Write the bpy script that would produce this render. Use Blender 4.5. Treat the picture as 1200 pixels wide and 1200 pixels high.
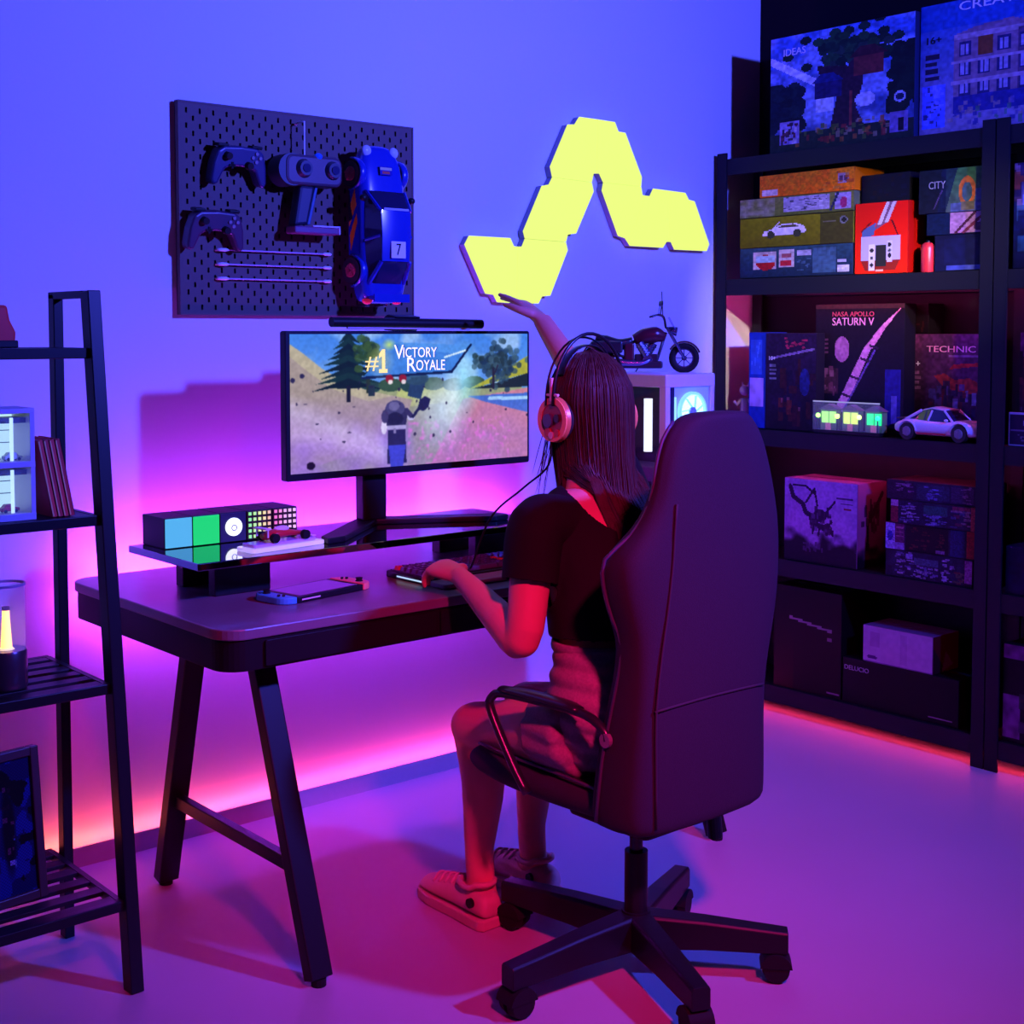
import bpy, bmesh, math, random
import numpy as np
from mathutils import Vector, Matrix, Euler
random.seed(7); RNG = np.random.default_rng(7)
for o in list(bpy.data.objects): bpy.data.objects.remove(o)
S = bpy.context.scene; COL = S.collection
PI = math.pi; V = Vector

# ---------------------------------------------------------------- camera, world, lights, exposure
cd = bpy.data.cameras.new('camera'); cam = bpy.data.objects.new('camera', cd); COL.objects.link(cam)
cam.location = (0, 0, 1.35)
cam.rotation_euler = (math.radians(90 - 3.3), 0, math.radians(49.3 - 90))
cd.sensor_width = 36; cd.lens = 48; cd.shift_y = -0.1; cd.clip_start = .05
S.camera = cam
S.view_settings.view_transform = 'Standard'; S.view_settings.look = 'None'
S.view_settings.gamma = 1; S.view_settings.exposure = 0
S.view_settings.use_curve_mapping = False
w = bpy.data.worlds.new('room_dark'); S.world = w; w.use_nodes = True
w.node_tree.nodes['Background'].inputs[0].default_value = (.30, .04, .60, 1)
w.node_tree.nodes['Background'].inputs[1].default_value = .02

def area(name, loc, aim, col, power, size, spread=180):
    l = bpy.data.lights.new(name, 'AREA'); l.shape = 'DISK'; l.size = size
    l.color = col; l.energy = power; l.spread = math.radians(spread); l.spread = math.radians(spread)
    o = bpy.data.objects.new(name, l); COL.objects.link(o); o.location = loc
    o.rotation_euler = (V(aim) - V(loc)).to_track_quat('-Z', 'Y').to_euler()
    return o
area('blue_studio_lamp', (2.8, -.1, 2.45), (2.3, 3.3, 2.0), (.058, .070, 1), 140, .16, 120)
area('red_studio_lamp', (.75, -.30, 2.70), (2.05, 1.95, .40), (1, .010, .20), 10, .22, 45)
area('shelf_spot_lamp', (2.75, .95, 2.05), (3.83, 2.60, 1.52), (1, .80, .72), 1.5, .08, 24)

# ---------------------------------------------------------------- materials
def s2l(c):
    return tuple((x / 12.92 if x <= .04045 else ((x + .055) / 1.055) ** 2.4) for x in c)
_M = {}
def mat(name, col, rough=.5, metal=0, emit=None, es=0, grain=.06, scale=60, bump=0, alpha=1, trans=0, spec=.5, srgb=False, coat=0):
    if name in _M: return _M[name]
    m = bpy.data.materials.new(name); m.use_nodes = True; nt = m.node_tree
    b = nt.nodes['Principled BSDF']
    if srgb: col = s2l(col)
    b.inputs['Roughness'].default_value = rough; b.inputs['Metallic'].default_value = metal
    b.inputs['Specular IOR Level'].default_value = spec
    b.inputs['Coat Weight'].default_value = coat
    if trans: b.inputs['Transmission Weight'].default_value = trans; b.inputs['IOR'].default_value = 1.2
    if alpha < 1: b.inputs['Alpha'].default_value = alpha
    tc = nt.nodes.new('ShaderNodeTexCoord'); n = nt.nodes.new('ShaderNodeTexNoise')
    n.inputs['Scale'].default_value = scale; n.inputs['Detail'].default_value = 3
    nt.links.new(tc.outputs['Object'], n.inputs['Vector'])
    r = nt.nodes.new('ShaderNodeValToRGB')
    r.color_ramp.elements[0].color = (*[max(0, c * (1 - grain)) for c in col], 1)
    r.color_ramp.elements[1].color = (*[min(1, c * (1 + grain)) for c in col], 1)
    nt.links.new(n.outputs['Fac'], r.inputs['Fac']); nt.links.new(r.outputs['Color'], b.inputs['Base Color'])
    if bump:
        bp = nt.nodes.new('ShaderNodeBump'); bp.inputs['Strength'].default_value = bump; bp.inputs['Distance'].default_value = .002
        nt.links.new(n.outputs['Fac'], bp.inputs['Height']); nt.links.new(bp.outputs['Normal'], b.inputs['Normal'])
    if emit:
        b.inputs['Emission Color'].default_value = (*emit, 1); b.inputs['Emission Strength'].default_value = es
    _M[name] = m; return m
def print_mat(name, emit=0, rough=.45):
    if name in _M: return _M[name]
    m = bpy.data.materials.new(name); m.use_nodes = True; nt = m.node_tree; b = nt.nodes['Principled BSDF']
    a = nt.nodes.new('ShaderNodeAttribute'); a.attribute_name = 'ink'
    b.inputs['Roughness'].default_value = rough; b.inputs['Specular IOR Level'].default_value = .15
    if emit:
        b.inputs['Base Color'].default_value = (.01, .01, .01, 1)
        nt.links.new(a.outputs['Color'], b.inputs['Emission Color']); b.inputs['Emission Strength'].default_value = emit
    else: nt.links.new(a.outputs['Color'], b.inputs['Base Color'])
    _M[name] = m; return m
BLK = mat('black_metal', (.007, .007, .011), .42, .0, spec=.25)
BPL = mat('black_plastic', (.007, .007, .010), .45, spec=.25)
GLOSS = mat('gloss_black', (.36, .33, .38), .05, 1)
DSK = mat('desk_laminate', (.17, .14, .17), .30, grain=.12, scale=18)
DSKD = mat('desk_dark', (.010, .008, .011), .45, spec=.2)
WHT = mat('white_plastic', (.75, .74, .76), .35)
GRY = mat('grey_plastic', (.18, .18, .2), .45)
STEEL = mat('polished_steel', (.55, .55, .6), .22, 1)
GLASS = mat('clear_glass', (.9, .9, .95), .03, trans=.96)
RUB = mat('black_rubber', (.008, .008, .010), .7, spec=.2)
REDP = mat('red_plastic', (.55, .02, .03), .35)
BLUP = mat('blue_plastic', (.02, .25, .65), .35)
CARD = mat('dark_card', (.006, .006, .009), .6, spec=.15)

# ---------------------------------------------------------------- object helpers
def link(o): COL.objects.link(o); return o
def thing(name, label, cat, loc=(0, 0, 0), rot=(0, 0, 0), group=None):
    o = link(bpy.data.objects.new(name, None)); o.location = loc; o.rotation_euler = rot
    o.empty_display_size = .05
    tag(o, label, cat, group); return o
def tag(o, label, cat, group=None):
    o['label'] = label; o['category'] = cat
    if group: o['group'] = group
    return o
def wmat(o):
    if o is None: return Matrix()
    m = Matrix.Translation(o.location) @ o.rotation_euler.to_matrix().to_4x4()
    return wmat(o.parent) @ m if o.parent else m
def obj(name, me, m, parent=None, world=False, smooth=False, bevel=0, seg=2, mods=()):
    if world and parent: me.transform(wmat(parent).inverted())
    if m: me.materials.append(m)
    if smooth:
        me.polygons.foreach_set('use_smooth', [True] * len(me.polygons))
    o = link(bpy.data.objects.new(name, me)); o.parent = parent
    if smooth == 'edge':
        me.polygons.foreach_set('use_smooth', [True] * len(me.polygons))
        md = o.modifiers.new('edge', 'EDGE_SPLIT'); md.split_angle = math.radians(40)
    if bevel:
        md = o.modifiers.new('bevel', 'BEVEL'); md.width = bevel; md.segments = seg; md.limit_method = 'ANGLE'
    return o
def copy_tree(o, parent=None):
    c = o.copy(); link(c); c.parent = parent
    for ch in list(o.children): copy_tree(ch, c)
    return c

class MB:
    def __init__(s): s.b = bmesh.new()
    def box(s, x0, x1, y0, y1, z0, z1, M=None):
        vs = [s.b.verts.new(M @ V(p) if M else p) for p in ((x0, y0, z0), (x1, y0, z0), (x1, y1, z0), (x0, y1, z0), (x0, y0, z1), (x1, y0, z1), (x1, y1, z1), (x0, y1, z1))]
        for f in ((3, 2, 1, 0), (4, 5, 6, 7), (0, 1, 5, 4), (1, 2, 6, 5), (2, 3, 7, 6), (3, 0, 4, 7)): s.b.faces.new([vs[i] for i in f])
        return s
    def bar(s, p, q, wd, ht, up=(0, 0, 1)):
        p, q = V(p), V(q); d = (q - p).normalized(); u = V(up)
        a = d.cross(u).normalized(); u = a.cross(d)
        M = Matrix((a, d, u)).transposed().to_4x4(); M.translation = p
        return s.box(-wd / 2, wd / 2, 0, (q - p).length, -ht / 2, ht / 2, M)
    def ring(s, c, a, b, ra, rb, n):
        return [s.b.verts.new(c + a * (ra * math.cos(2 * PI * i / n)) + b * (rb * math.sin(2 * PI * i / n))) for i in range(n)]
    def skin(s, rings, cap=True, close=False):
        n = len(rings[0])
        pr = list(zip(rings, rings[1:])) + ([(rings[-1], rings[0])] if close else [])
        for A, B in pr:
            for i in range(n):
                try: s.b.faces.new((A[i], A[(i + 1) % n], B[(i + 1) % n], B[i]))
                except ValueError: pass
        if cap and not close:
            s.b.faces.new(rings[0][::-1]); s.b.faces.new(rings[-1])
        return s
    def cyl(s, p, q, r0, r1=None, n=16, hole=0):
        p, q = V(p), V(q); d = (q - p).normalized()
        a = d.orthogonal().normalized(); b = d.cross(a); r1 = r0 if r1 is None else r1
        if hole:
            R = [s.ring(p, a, b, r0, r0, n), s.ring(q, a, b, r1, r1, n), s.ring(q, a, b, hole, hole, n), s.ring(p, a, b, hole, hole, n)]
            return s.skin(R, close=True)
        return s.skin([s.ring(p, a, b, r0, r0, n), s.ring(q, a, b, r1, r1, n)])
    def tube(s, pts, r, n=8, up=(0, 0, 1), smooth=0, closed=False, cap=True):
        pts = [V(p) for p in pts]
        rr = [((x, x) if not isinstance(x, (tuple, list)) else x) for x in (r if isinstance(r, list) else [r] * len(pts))]
        if smooth: pts, rr = catmull(pts, rr, smooth)
        rings = []; N = len(pts); a0 = None
        for i, p in enumerate(pts):
            if closed: d = pts[(i + 1) % N] - pts[i - 1]
            else: d = pts[min(i + 1, N - 1)] - pts[max(i - 1, 0)]
            d.normalize(); u = V(up)
            if a0 is None:
                if abs(d.dot(u)) > .95: u = d.orthogonal()
                a = d.cross(u).normalized()
            else: a = (a0 - d * a0.dot(d)).normalized()
            a0 = a; b = a.cross(d) 
            rings.append(s.ring(p, a, b, rr[i][0], rr[i][1], n))
        return s.skin(rings, cap=cap, close=closed)
    def ell(s, c, rx, ry=None, rz=None, M=None, n=16, m=10):
        ry = rx if ry is None else ry; rz = rx if rz is None else rz
        c = V(c); rings = []
        for j in range(1, m):
            t = PI * j / m - PI / 2; row = []
            for i in range(n):
                p = V((rx * math.cos(t) * math.cos(2 * PI * i / n), ry * math.cos(t) * math.sin(2 * PI * i / n), rz * math.sin(t)))
                row.append(s.b.verts.new(c + (M @ p if M else p)))
            rings.append(row)
        s.skin(rings, cap=False)
        for row, z in ((rings[0], -rz), (rings[-1], rz)):
            p = V((0, 0, z)); t = s.b.verts.new(c + (M @ p if M else p))
            for i in range(n):
                f = (row[(i + 1) % n], row[i], t) if z < 0 else (row[i], row[(i + 1) % n], t)
                s.b.faces.new(f)
        return s
    def prism(s, pts, f, d):
        """pts 2-D outline, f maps (u,v,w)->xyz, extruded along w from d[0] to d[1]"""
        A = [s.b.verts.new(f(u, v, d[0])) for u, v in pts]; B = [s.b.verts.new(f(u, v, d[1])) for u, v in pts]
        n = len(pts); s.b.faces.new(A[::-1]); s.b.faces.new(B)
        for i in range(n): s.b.faces.new((A[i], A[(i + 1) % n], B[(i + 1) % n], B[i]))
        return s
    def lathe(s, prof, c=(0, 0, 0), n=24, M=None):
        c = V(c); R = []
        for r, z in prof:
            row = []
            for i in range(n):
                p = V((r * math.cos(2 * PI * i / n), r * math.sin(2 * PI * i / n), z)); row.append(s.b.verts.new(c + (M @ p if M else p)))
            R.append(row)
        return s.skin(R)
    def mesh(s, name):
        bmesh.ops.recalc_face_normals(s.b, faces=s.b.faces)
        me = bpy.data.meshes.new(name); s.b.to_mesh(me); s.b.free(); return me
    def build(s, name, m, parent=None, world=False, smooth=False, bevel=0, seg=2):
        return obj(name, s.mesh(name), m, parent, world, smooth, bevel, seg)

def catmull(pts, rr, k):
    P = [pts[0] * 2 - pts[1]] + pts + [pts[-1] * 2 - pts[-2]]; R = [rr[0]] + rr + [rr[-1]]
    op, orr = [], []
    for i in range(1, len(P) - 2):
        for j in range(k):
            t = j / k
            f = lambda a, b, c, d: .5 * (2 * b + (c - a) * t + (2 * a - 5 * b + 4 * c - d) * t * t + (3 * b - a - 3 * c + d) * t ** 3)
            op.append(V([f(P[i - 1][q], P[i][q], P[i + 1][q], P[i + 2][q]) for q in range(3)]))
            orr.append(tuple(R[i][q] * (1 - t) + R[i + 1][q] * t for q in range(2)))
    op.append(pts[-1]); orr.append(rr[-1]); return op, orr
def rrect(x0, x1, y0, y1, r, n=5):
    out = []
    for cx, cy, a in ((x1 - r, y0 + r, -90), (x1 - r, y1 - r, 0), (x0 + r, y1 - r, 90), (x0 + r, y0 + r, 180)):
        for i in range(n + 1):
            t = math.radians(a + 90 * i / n); out.append((cx + r * math.cos(t), cy + r * math.sin(t)))
    return out
XY = lambda u, v, w: (u, v, w)
XZ = lambda u, v, w: (u, w, v)
YZ = lambda u, v, w: (w, u, v)

# ---------------------------------------------------------------- flat prints (ink on a fine grid of faces) and lettering
class Art:
    def __init__(s, w, h, c=(0, 0, 0)):
        s.w, s.h = w, h; s.a = np.empty((h, w, 3)); s.a[:] = c
        s.U, s.Vv = np.meshgrid((np.arange(w) + .5) / w, (np.arange(h) + .5) / h)
    def put(s, k, c, a=1):
        k = k * a; s.a = s.a * (1 - k[..., None]) + np.array(c) * k[..., None]; return s
    def rect(s, u0, v0, u1, v1, c, a=1): return s.put(((s.U >= u0) & (s.U <= u1) & (s.Vv >= v0) & (s.Vv <= v1)).astype(float), c, a)
    def ell(s, cu, cv, ru, rv, c, a=1, soft=0):
        d = np.sqrt(((s.U - cu) / ru) ** 2 + ((s.Vv - cv) / rv) ** 2)
        k = np.clip((1 - d) / soft, 0, 1) if soft else (d <= 1).astype(float)
        return s.put(k, c, a)
    def poly(s, pts, c, a=1):
        k = np.zeros(s.U.shape, bool); n = len(pts)
        for i in range(n):
            (x0, y0), (x1, y1) = pts[i], pts[(i + 1) % n]
            if y0 == y1: continue
            k ^= ((y0 > s.Vv) != (y1 > s.Vv)) & (s.U < (x1 - x0) * (s.Vv - y0) / (y1 - y0) + x0)
        return s.put(k.astype(float), c, a)
    def line(s, p, q, t, c, a=1):
        ar = s.w / s.h; d = np.array([(q[0] - p[0]) * ar, q[1] - p[1]]); L = d @ d
        x = (s.U - p[0]) * ar; y = s.Vv - p[1]; k = np.clip((x * d[0] + y * d[1]) / L, 0, 1)
        return s.put((np.hypot(x - k * d[0], y - k * d[1]) < t).astype(float), c, a)
    def vgrad(s, c0, c1, a=1):
        k = s.Vv[..., None]; g = np.array(c0) * (1 - k) + np.array(c1) * k; s.a = s.a * (1 - a) + g * a; return s
    def noise(s, n):
        g = RNG.random((n + 2, int(n * s.w / s.h) + 2)); H, W = g.shape
        y = np.clip(s.Vv * (H - 1.01), 0, H - 1.01); x = np.clip(s.U * (W - 1.01), 0, W - 1.01); i = y.astype(int); j = x.astype(int); fy = y - i; fx = x - j
        return (g[i, j] * (1 - fx) + g[i, j + 1] * fx) * (1 - fy) + (g[i + 1, j] * (1 - fx) + g[i + 1, j + 1] * fx) * fy
    def speck(s, n, amt):
        s.a = np.clip(s.a * (1 + amt * (s.noise(n)[..., None] - .5) * 2), 0, 1); return s
    def bits(s, n, box, cols, sz=.03):
        for _ in range(n):
            u = random.uniform(box[0], box[2]); v = random.uniform(box[1], box[3]); du = sz * random.uniform(.3, 1); dv = sz * random.uniform(.3, 1.4)
            s.rect(u - du, v - dv, u + du, v + dv, random.choice(cols), .8)
        return s
AX = {'-x': (V((0, -1, 0)), V((0, 0, 1))), '-y': (V((1, 0, 0)), V((0, 0, 1))), '+z': (V((1, 0, 0)), V((0, 1, 0)))}
def print_on(name, art, org, U, W, wd, ht, parent, m=None, world=True):
    """art laid flat: org is the bottom-left corner, U the reading direction, W the up direction"""
    org, U, W = V(org), V(U), V(W); w, h = art.w, art.h
    x = np.linspace(0, wd, w + 1); y = np.linspace(0, ht, h + 1); X, Y = np.meshgrid(x, y)
    co = np.array(org) + X[..., None] * np.array(U) + Y[..., None] * np.array(W)
    i, j = np.meshgrid(np.arange(h), np.arange(w), indexing='ij'); a = (i * (w + 1) + j).ravel()
    f = np.stack([a, a + 1, a + w + 2, a + w + 1], 1)
    me = bpy.data.meshes.new(name); me.vertices.add((w + 1) * (h + 1)); me.vertices.foreach_set('co', co.ravel())
    me.loops.add(f.size); me.loops.foreach_set('vertex_index', f.ravel().astype(np.int32))
    me.polygons.add(len(f)); me.polygons.foreach_set('loop_start', np.arange(0, f.size, 4, dtype=np.int32))
    me.update(calc_edges=True)
    at = me.attributes.new('ink', 'FLOAT_COLOR', 'CORNER')
    c = np.clip(art.a, 0, 1); c = np.where(c <= .04045, c / 12.92, ((c + .055) / 1.055) ** 2.4).reshape(-1, 3)
    c = np.concatenate([c, np.ones((len(c), 1))], 1); at.data.foreach_set('color', np.repeat(c, 4, 0).astype(np.float32).ravel())
    me.validate()
    return obj(name, me, m or print_mat('printed_ink'), parent, world)
def lettering(name, text, org, U, W, wd, ht, m, parent, world=True, depth=.0006, shear=0):
    cu = bpy.data.curves.new('t', 'FONT'); cu.body = text; cu.extrude = depth; cu.resolution_u = 3; cu.shear = shear
    o = link(bpy.data.objects.new('t', cu)); bpy.context.view_layer.update()
    me = bpy.data.meshes.new_from_object(o.evaluated_get(bpy.context.evaluated_depsgraph_get()))
    bpy.data.objects.remove(o)
    c = np.empty(len(me.vertices) * 3); me.vertices.foreach_get('co', c); c = c.reshape(-1, 3)
    lo, hi = c.min(0), c.max(0); c = c - lo
    U, W = V(U), V(W); N = U.cross(W)
    p = np.array(V(org)) + (c[:, :1] / (hi[0] - lo[0]) * wd) * np.array(U) + (c[:, 1:2] / (hi[1] - lo[1]) * ht) * np.array(W) + (c[:, 2:3]) * np.array(N)
    me.vertices.foreach_set('co', p.ravel()); me.materials.clear(); me.update(); me.name = name
    return obj(name, me, m, parent, world)
# ================================================================ SETTING
def struct(o): o['kind'] = 'structure'; return o
WALLM = mat('white_wall_paint', (.70, .70, .72), .75, grain=.015, scale=120, bump=.08)
FLOORM = mat('pale_resin_floor', (.37, .35, .40), .45, grain=.05, scale=3, bump=0)
DARKW = mat('black_wall_paint', (.008, .006, .010), .9, spec=.1)
struct(MB().box(-2.2, 4.6, -2.2, 3.50, -.1, 0).build('floor', FLOORM))
struct(MB().box(-2.2, 4.062, 3.305, 3.45, 0, 3.2).build('wall_back', WALLM))
struct(MB().box(4.062, 4.2, -2.2, 3.45, 0, 3.2).build('wall_right', DARKW))
bb = struct(MB().prism([(3.264, 0), (3.305, 0), (3.305, .036), (3.268, .036), (3.268, .051), (3.264, .051)], YZ, (-2.2, 4.06)).build('baseboard_back', mat('aluminium_skirting', (.42, .40, .46), .4, .3)))

def led(name, label, p, q, wd, ht, cols, st, up):
    """an LED profile: dark channel and a glowing diffuser whose colour runs along it"""
    t = thing(name, label, 'LED strip', p)
    m = bpy.data.materials.new(name + '_glow'); m.use_nodes = True; nt = m.node_tree; b = nt.nodes['Principled BSDF']
    tc = nt.nodes.new('ShaderNodeTexCoord'); sp = nt.nodes.new('ShaderNodeSeparateXYZ'); r = nt.nodes.new('ShaderNodeValToRGB')
    nt.links.new(tc.outputs['Generated'], sp.inputs[0]); nt.links.new(sp.outputs['X' if abs(q[0] - p[0]) > .1 else 'Y'], r.inputs['Fac'])
    r.color_ramp.elements[0].color = (*cols[0][1], 1); r.color_ramp.elements[0].position = cols[0][0]
    r.color_ramp.elements[1].color = (*cols[-1][1], 1); r.color_ramp.elements[1].position = cols[-1][0]
    for k, c in cols[1:-1]:
        e = r.color_ramp.elements.new(k); e.color = (*c, 1)
    nt.links.new(r.outputs['Color'], b.inputs['Emission Color']); b.inputs['Emission Strength'].default_value = st
    MB().bar(p, q, wd, ht, up).build('diffuser', m, t, True)
    u = V(up); o = u * (ht * .5 + .002)
    MB().bar(V(p) - o, V(q) - o, wd + .004, .004, up).build('channel', mat('led_channel', (.1, .1, .1), .5, .5), t, True)
    return t
led('skirting_led_strip', 'thin LED strip glowing orange and pink along the top of the skirting', (.2, 3.275, .0415), (3.9, 3.275, .0415), .008, .004,
    [(0, (1, .13, .05)), (.32, (1, .11, .07)), (.5, (1, .06, .25)), (1, (1, .04, .55))], 44, (0, 0, 1))
led('desk_led_strip', 'pink LED strip fixed along the rear edge of the dark desk', (1.40, 3.218, .70), (2.80, 3.218, .70), .010, .006,
    [(0, (.46, .035, 1)), (.5, (.38, .030, 1)), (1, (.40, .030, 1))], 330, (0, .95, .3))
led('shelf_led_strip', 'red LED strip tucked under the bottom of the black metal shelving', (3.848, 1.35, .034), (3.848, 3.23, .034), .008, .005,
    [(0, (1, .04, .12)), (1, (1, .03, .10))], 14, (-.5, 0, -.8))

# ================================================================ DESK
dk = thing('desk', 'dark laminate desk with rounded corners and black trestle legs against the white wall', 'desk', (2.11, 2.83, 0))
DX0, DX1, DY0, DY1 = 1.328, 2.885, 2.43, 3.210
MB().prism(rrect(DX0, DX1, DY0, DY1, .06, 8), XY, (.722, .745)).build('desktop', DSK, dk, True, bevel=.003)
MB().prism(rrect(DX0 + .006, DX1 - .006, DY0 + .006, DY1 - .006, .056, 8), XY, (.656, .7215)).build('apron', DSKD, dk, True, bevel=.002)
for i in range(3):
    x0 = DX0 + .095 + i * .455
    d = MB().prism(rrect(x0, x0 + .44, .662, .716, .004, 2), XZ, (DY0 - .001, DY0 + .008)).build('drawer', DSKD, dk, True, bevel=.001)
for x in (1.49, 2.735):
    for yb, yt in ((2.345, 2.575), (3.03, 2.86)):
        lg = MB().bar((x, yb, .014), (x, yt, .658), .052, .034, (0, 1, .3)).build('leg', BLK, dk, True, bevel=.003)
        MB().cyl((x, yb, 0), (x, yb, .016), .016, n=12).build('foot', RUB, lg, True)
    MB().bar((x, 2.43, .225), (x, 2.965, .225), .022, .03).build('crossbar', BLK, dk, True, bevel=.002)
MB().box(1.49, 2.735, 2.86, 2.90, .605, .656).build('rail', BLK, dk, True, bevel=.002)

# ---- riser shelf on the desk
rs = thing('monitor_riser', 'long glossy black riser shelf standing on the rear of the desk', 'riser', (1.9, 2.79, .745))
MB().box(1.385, 2.42, 2.645, 2.985, .833, .85).build('board', GLOSS, rs, True, bevel=.002)
for x in (1.505, 2.27):
    MB().box(x - .01, x + .135, 2.775, 2.805, .745, .833).build('support', BPL, rs, True, bevel=.002)
    MB().box(x - .01, x + .10, 2.93, 2.965, .745, .833).build('support', BPL, rs, True, bevel=.002)

# ---- monitor
mo = thing('monitor', 'wide black monitor showing a victory screen, standing on the riser', 'monitor', (2.03, 2.88, .85))
MX0, MX1, MZ0, MZ1 = 1.731, 2.515, .984, 1.350
MB().prism(rrect(MX0, MX1, MZ0, MZ1, .006, 3), XZ, (2.85, 2.875)).build('bezel', BPL, mo, True, bevel=.002)
MB().prism(rrect(MX0 + .06, MX1 - .06, MZ0 + .05, MZ1 - .05, .04, 4), XZ, (2.875, 2.905)).build('rear_housing', BPL, mo, True, bevel=.008)
A = Art(384, 180); A.vgrad((.55, .72, .95), (.25, .50, .90)); n1 = A.noise(9); n2 = A.noise(40); n3 = A.noise(5)
A.put(np.clip((n1 - .5) * 3, 0, 1) * (A.Vv > .6), (.78, .88, .98), .6)
A.poly([(.30, .60), (.6, .62), (1, .56), (1, 0), (0, 0), (0, .5)], (.58, .62, .46)); A.poly([(.42, .58), (.74, .64), (.72, .48), (.40, .44)], (.70, .74, .46))
for k in range(6): A.ell(.30 + .09 * k, .605 + .012 * (k % 2), .05, .05, ((.14, .26, .26), (.20, .32, .24))[k % 2])
A.poly([(.72, .56), (1, .68), (1, .82), (.9, .72)], (.66, .66, .18)); A.poly([(.74, .565), (1, .57), (1, .68), (.86, .61)], (.10, .15, .16))
A.poly([(0, .93), (.05, .86), (.12, .75), (.20, .655), (.30, .58), (.40, .535), (.48, .50), (.42, .2), (0, 0)], (.64, .58, .56)); A.poly([(0, .93), (.05, .86), (.12, .75), (.20, .655), (.30, .58), (.40, .535), (.30, .50), (.16, .60), (.06, .74), (0, .84)], (.72, .68, .58))
A.poly([(.70, .49), (1, .56), (1, .0), (.56, .0)], (.78, .50, .58)); A.poly([(.72, .51), (1, .52), (1, .36), (.80, .46)], (.24, .42, .80)); A.line((.82, .485), (1, .48), .014, (.62, .82, .98))
k = np.clip((.56 - A.Vv) * 2.6, 0, 1) * (.5 + .5 * n1) * np.clip(1.25 - A.U * .75, .4, 1); A.put(k, (.60, .42, .92), .85)
sw_ = np.clip(1 - np.abs(A.Vv - (.46 - .9 * A.U)) * 7, 0, 1) * (A.U < .42) * (.5 + .5 * n2); A.put(sw_, (.86, .80, 1), .6); sw_ = np.clip(1 - np.abs(A.Vv - (.30 - .5 * A.U)) * 8, 0, 1) * (A.U < .36); A.put(sw_, (.84, .72, .98), .45)
A.put(np.clip((n2 - .60) * 4, 0, 1) * (A.Vv < .34) * (A.U > .46) * (A.U < .92), (.88, .46, .88), .75)
A.ell(.61, .42, .13, .36, (.80, .88, 1), .85, 1); A.ell(.70, .64, .09, .34, (.60, .88, 1), .9, 1); A.ell(.655, .50, .05, .3, (.92, .97, 1), .7, 1)
for i in range(9):
    v = .97 - i * .043; h = .035 + .0125 * i; r_ = random.uniform
    for sd in (-1, 1): A.poly([(.222, v + .05), (.222 + sd * (h + r_(0, .02)), v - .035 + r_(-.01, .01)), (.222 + sd * h * .5, v - .02), (.222, v - .03)], ((.05, .15, .17), (.07, .19, .20), (.04, .12, .15))[i % 3])
A.rect(.214, .50, .230, .62, (.08, .10, .16))
for _ in range(24): A.ell(random.gauss(.300, .020), random.gauss(.87, .05), .018, .03, random.choice([(.14, .26, .12), (.22, .34, .14), (.10, .20, .12)]), .8)
A.rect(.292, .56, .308, .80, (.14, .20, .16)); A.rect(.30, .54, .325, .62, (.13, .20, .26)); A.poly([(.46, .53), (.515, .50), (.545, .68), (.475, .67)], (.14, .24, .40)); A.ell(.50, .66, .05, .05, (.18, .30, .40), .8)
for _ in range(170): A.ell(random.gauss(.855, .045), random.gauss(.77, .072), .013, .024, random.choice([(.10, .20, .32), (.16, .28, .38), (.12, .20, .22), (.24, .36, .44)]), .75)
A.line((.838, .57), (.838, .72), .012, (.14, .13, .20)); A.line((.838, .66), (.86, .75), .006, (.14, .13, .20))
A.poly([(.275, .675), (.37, .88), (.40, .94), (.73, .91), (.65, .71)], (.22, .48, .86), .9); A.poly([(.40, .94), (.73, .91), (.70, .84), (.5, .88)], (.36, .62, .94), .6)
A.line((.275, .675), (.65, .705), .010, (.05, .13, .30)); A.line((.65, .705), (.735, .915), .010, (.04, .10, .28)); A.line((.62, .82), (.71, .87), .007, (.85, .93, 1)); A.ell(.385, .92, .03, .05, (.80, .92, .45), .9, 1); A.ell(.35, .80, .06, .14, (.95, .90, .55), .5, 1)
for u in (.385, .44): A.ell(u, .665, .016, .032, (.55, .10, .16)); A.ell(u + .004, .64, .010, .018, (.9, .85, .88))
# an armoured figure seen from behind
A.ell(.41, .18, .08, .24, (.50, .42, .95), .6, 1); A.poly([(.375, .02), (.455, .02), (.450, .28), (.378, .28)], (.15, .14, .36)); A.poly([(.388, .0), (.440, .0), (.452, .16), (.38, .16)], (.24, .26, .82)); A.poly([(.372, .30), (.452, .30), (.462, .42), (.43, .47), (.385, .47), (.358, .42)], (.18, .17, .36))
A.ell(.408, .44, .040, .060, (.26, .25, .46)); A.ell(.404, .455, .022, .035, (.40, .38, .60)); A.ell(.408, .36, .034, .05, (.12, .12, .28)); A.rect(.376, .285, .452, .31, (.66, .62, .86)); A.rect(.40, .25, .412, .29, (.5, .46, .7))
A.ell(.362, .30, .012, .05, (.84, .80, .96)); A.ell(.366, .38, .014, .05, (.24, .22, .42)); A.ell(.474, .37, .016, .028, (.74, .72, .92)); A.line((.455, .42), (.474, .38), .02, (.2, .18, .38))
A.poly([(.50, .42), (.512, .50), (.535, .525), (.558, .50), (.548, .44), (.53, .41)], (.12, .13, .32)); A.line((.482, .37), (.52, .46), .012, (.12, .13, .30))
for _ in range(34): A.ell(random.random(), random.uniform(.2, .7), random.uniform(.002, .007), random.uniform(.004, .014), (.14, .12, .26), .85)
A.ell(.075, .05, .016, .028, (.10, .05, .16)); A.ell(.045, .70, .009, .018, (.16, .15, .3)); A.ell(.01, .67, .009, .018, (.16, .15, .3)); A.speck(60, .07)
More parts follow.
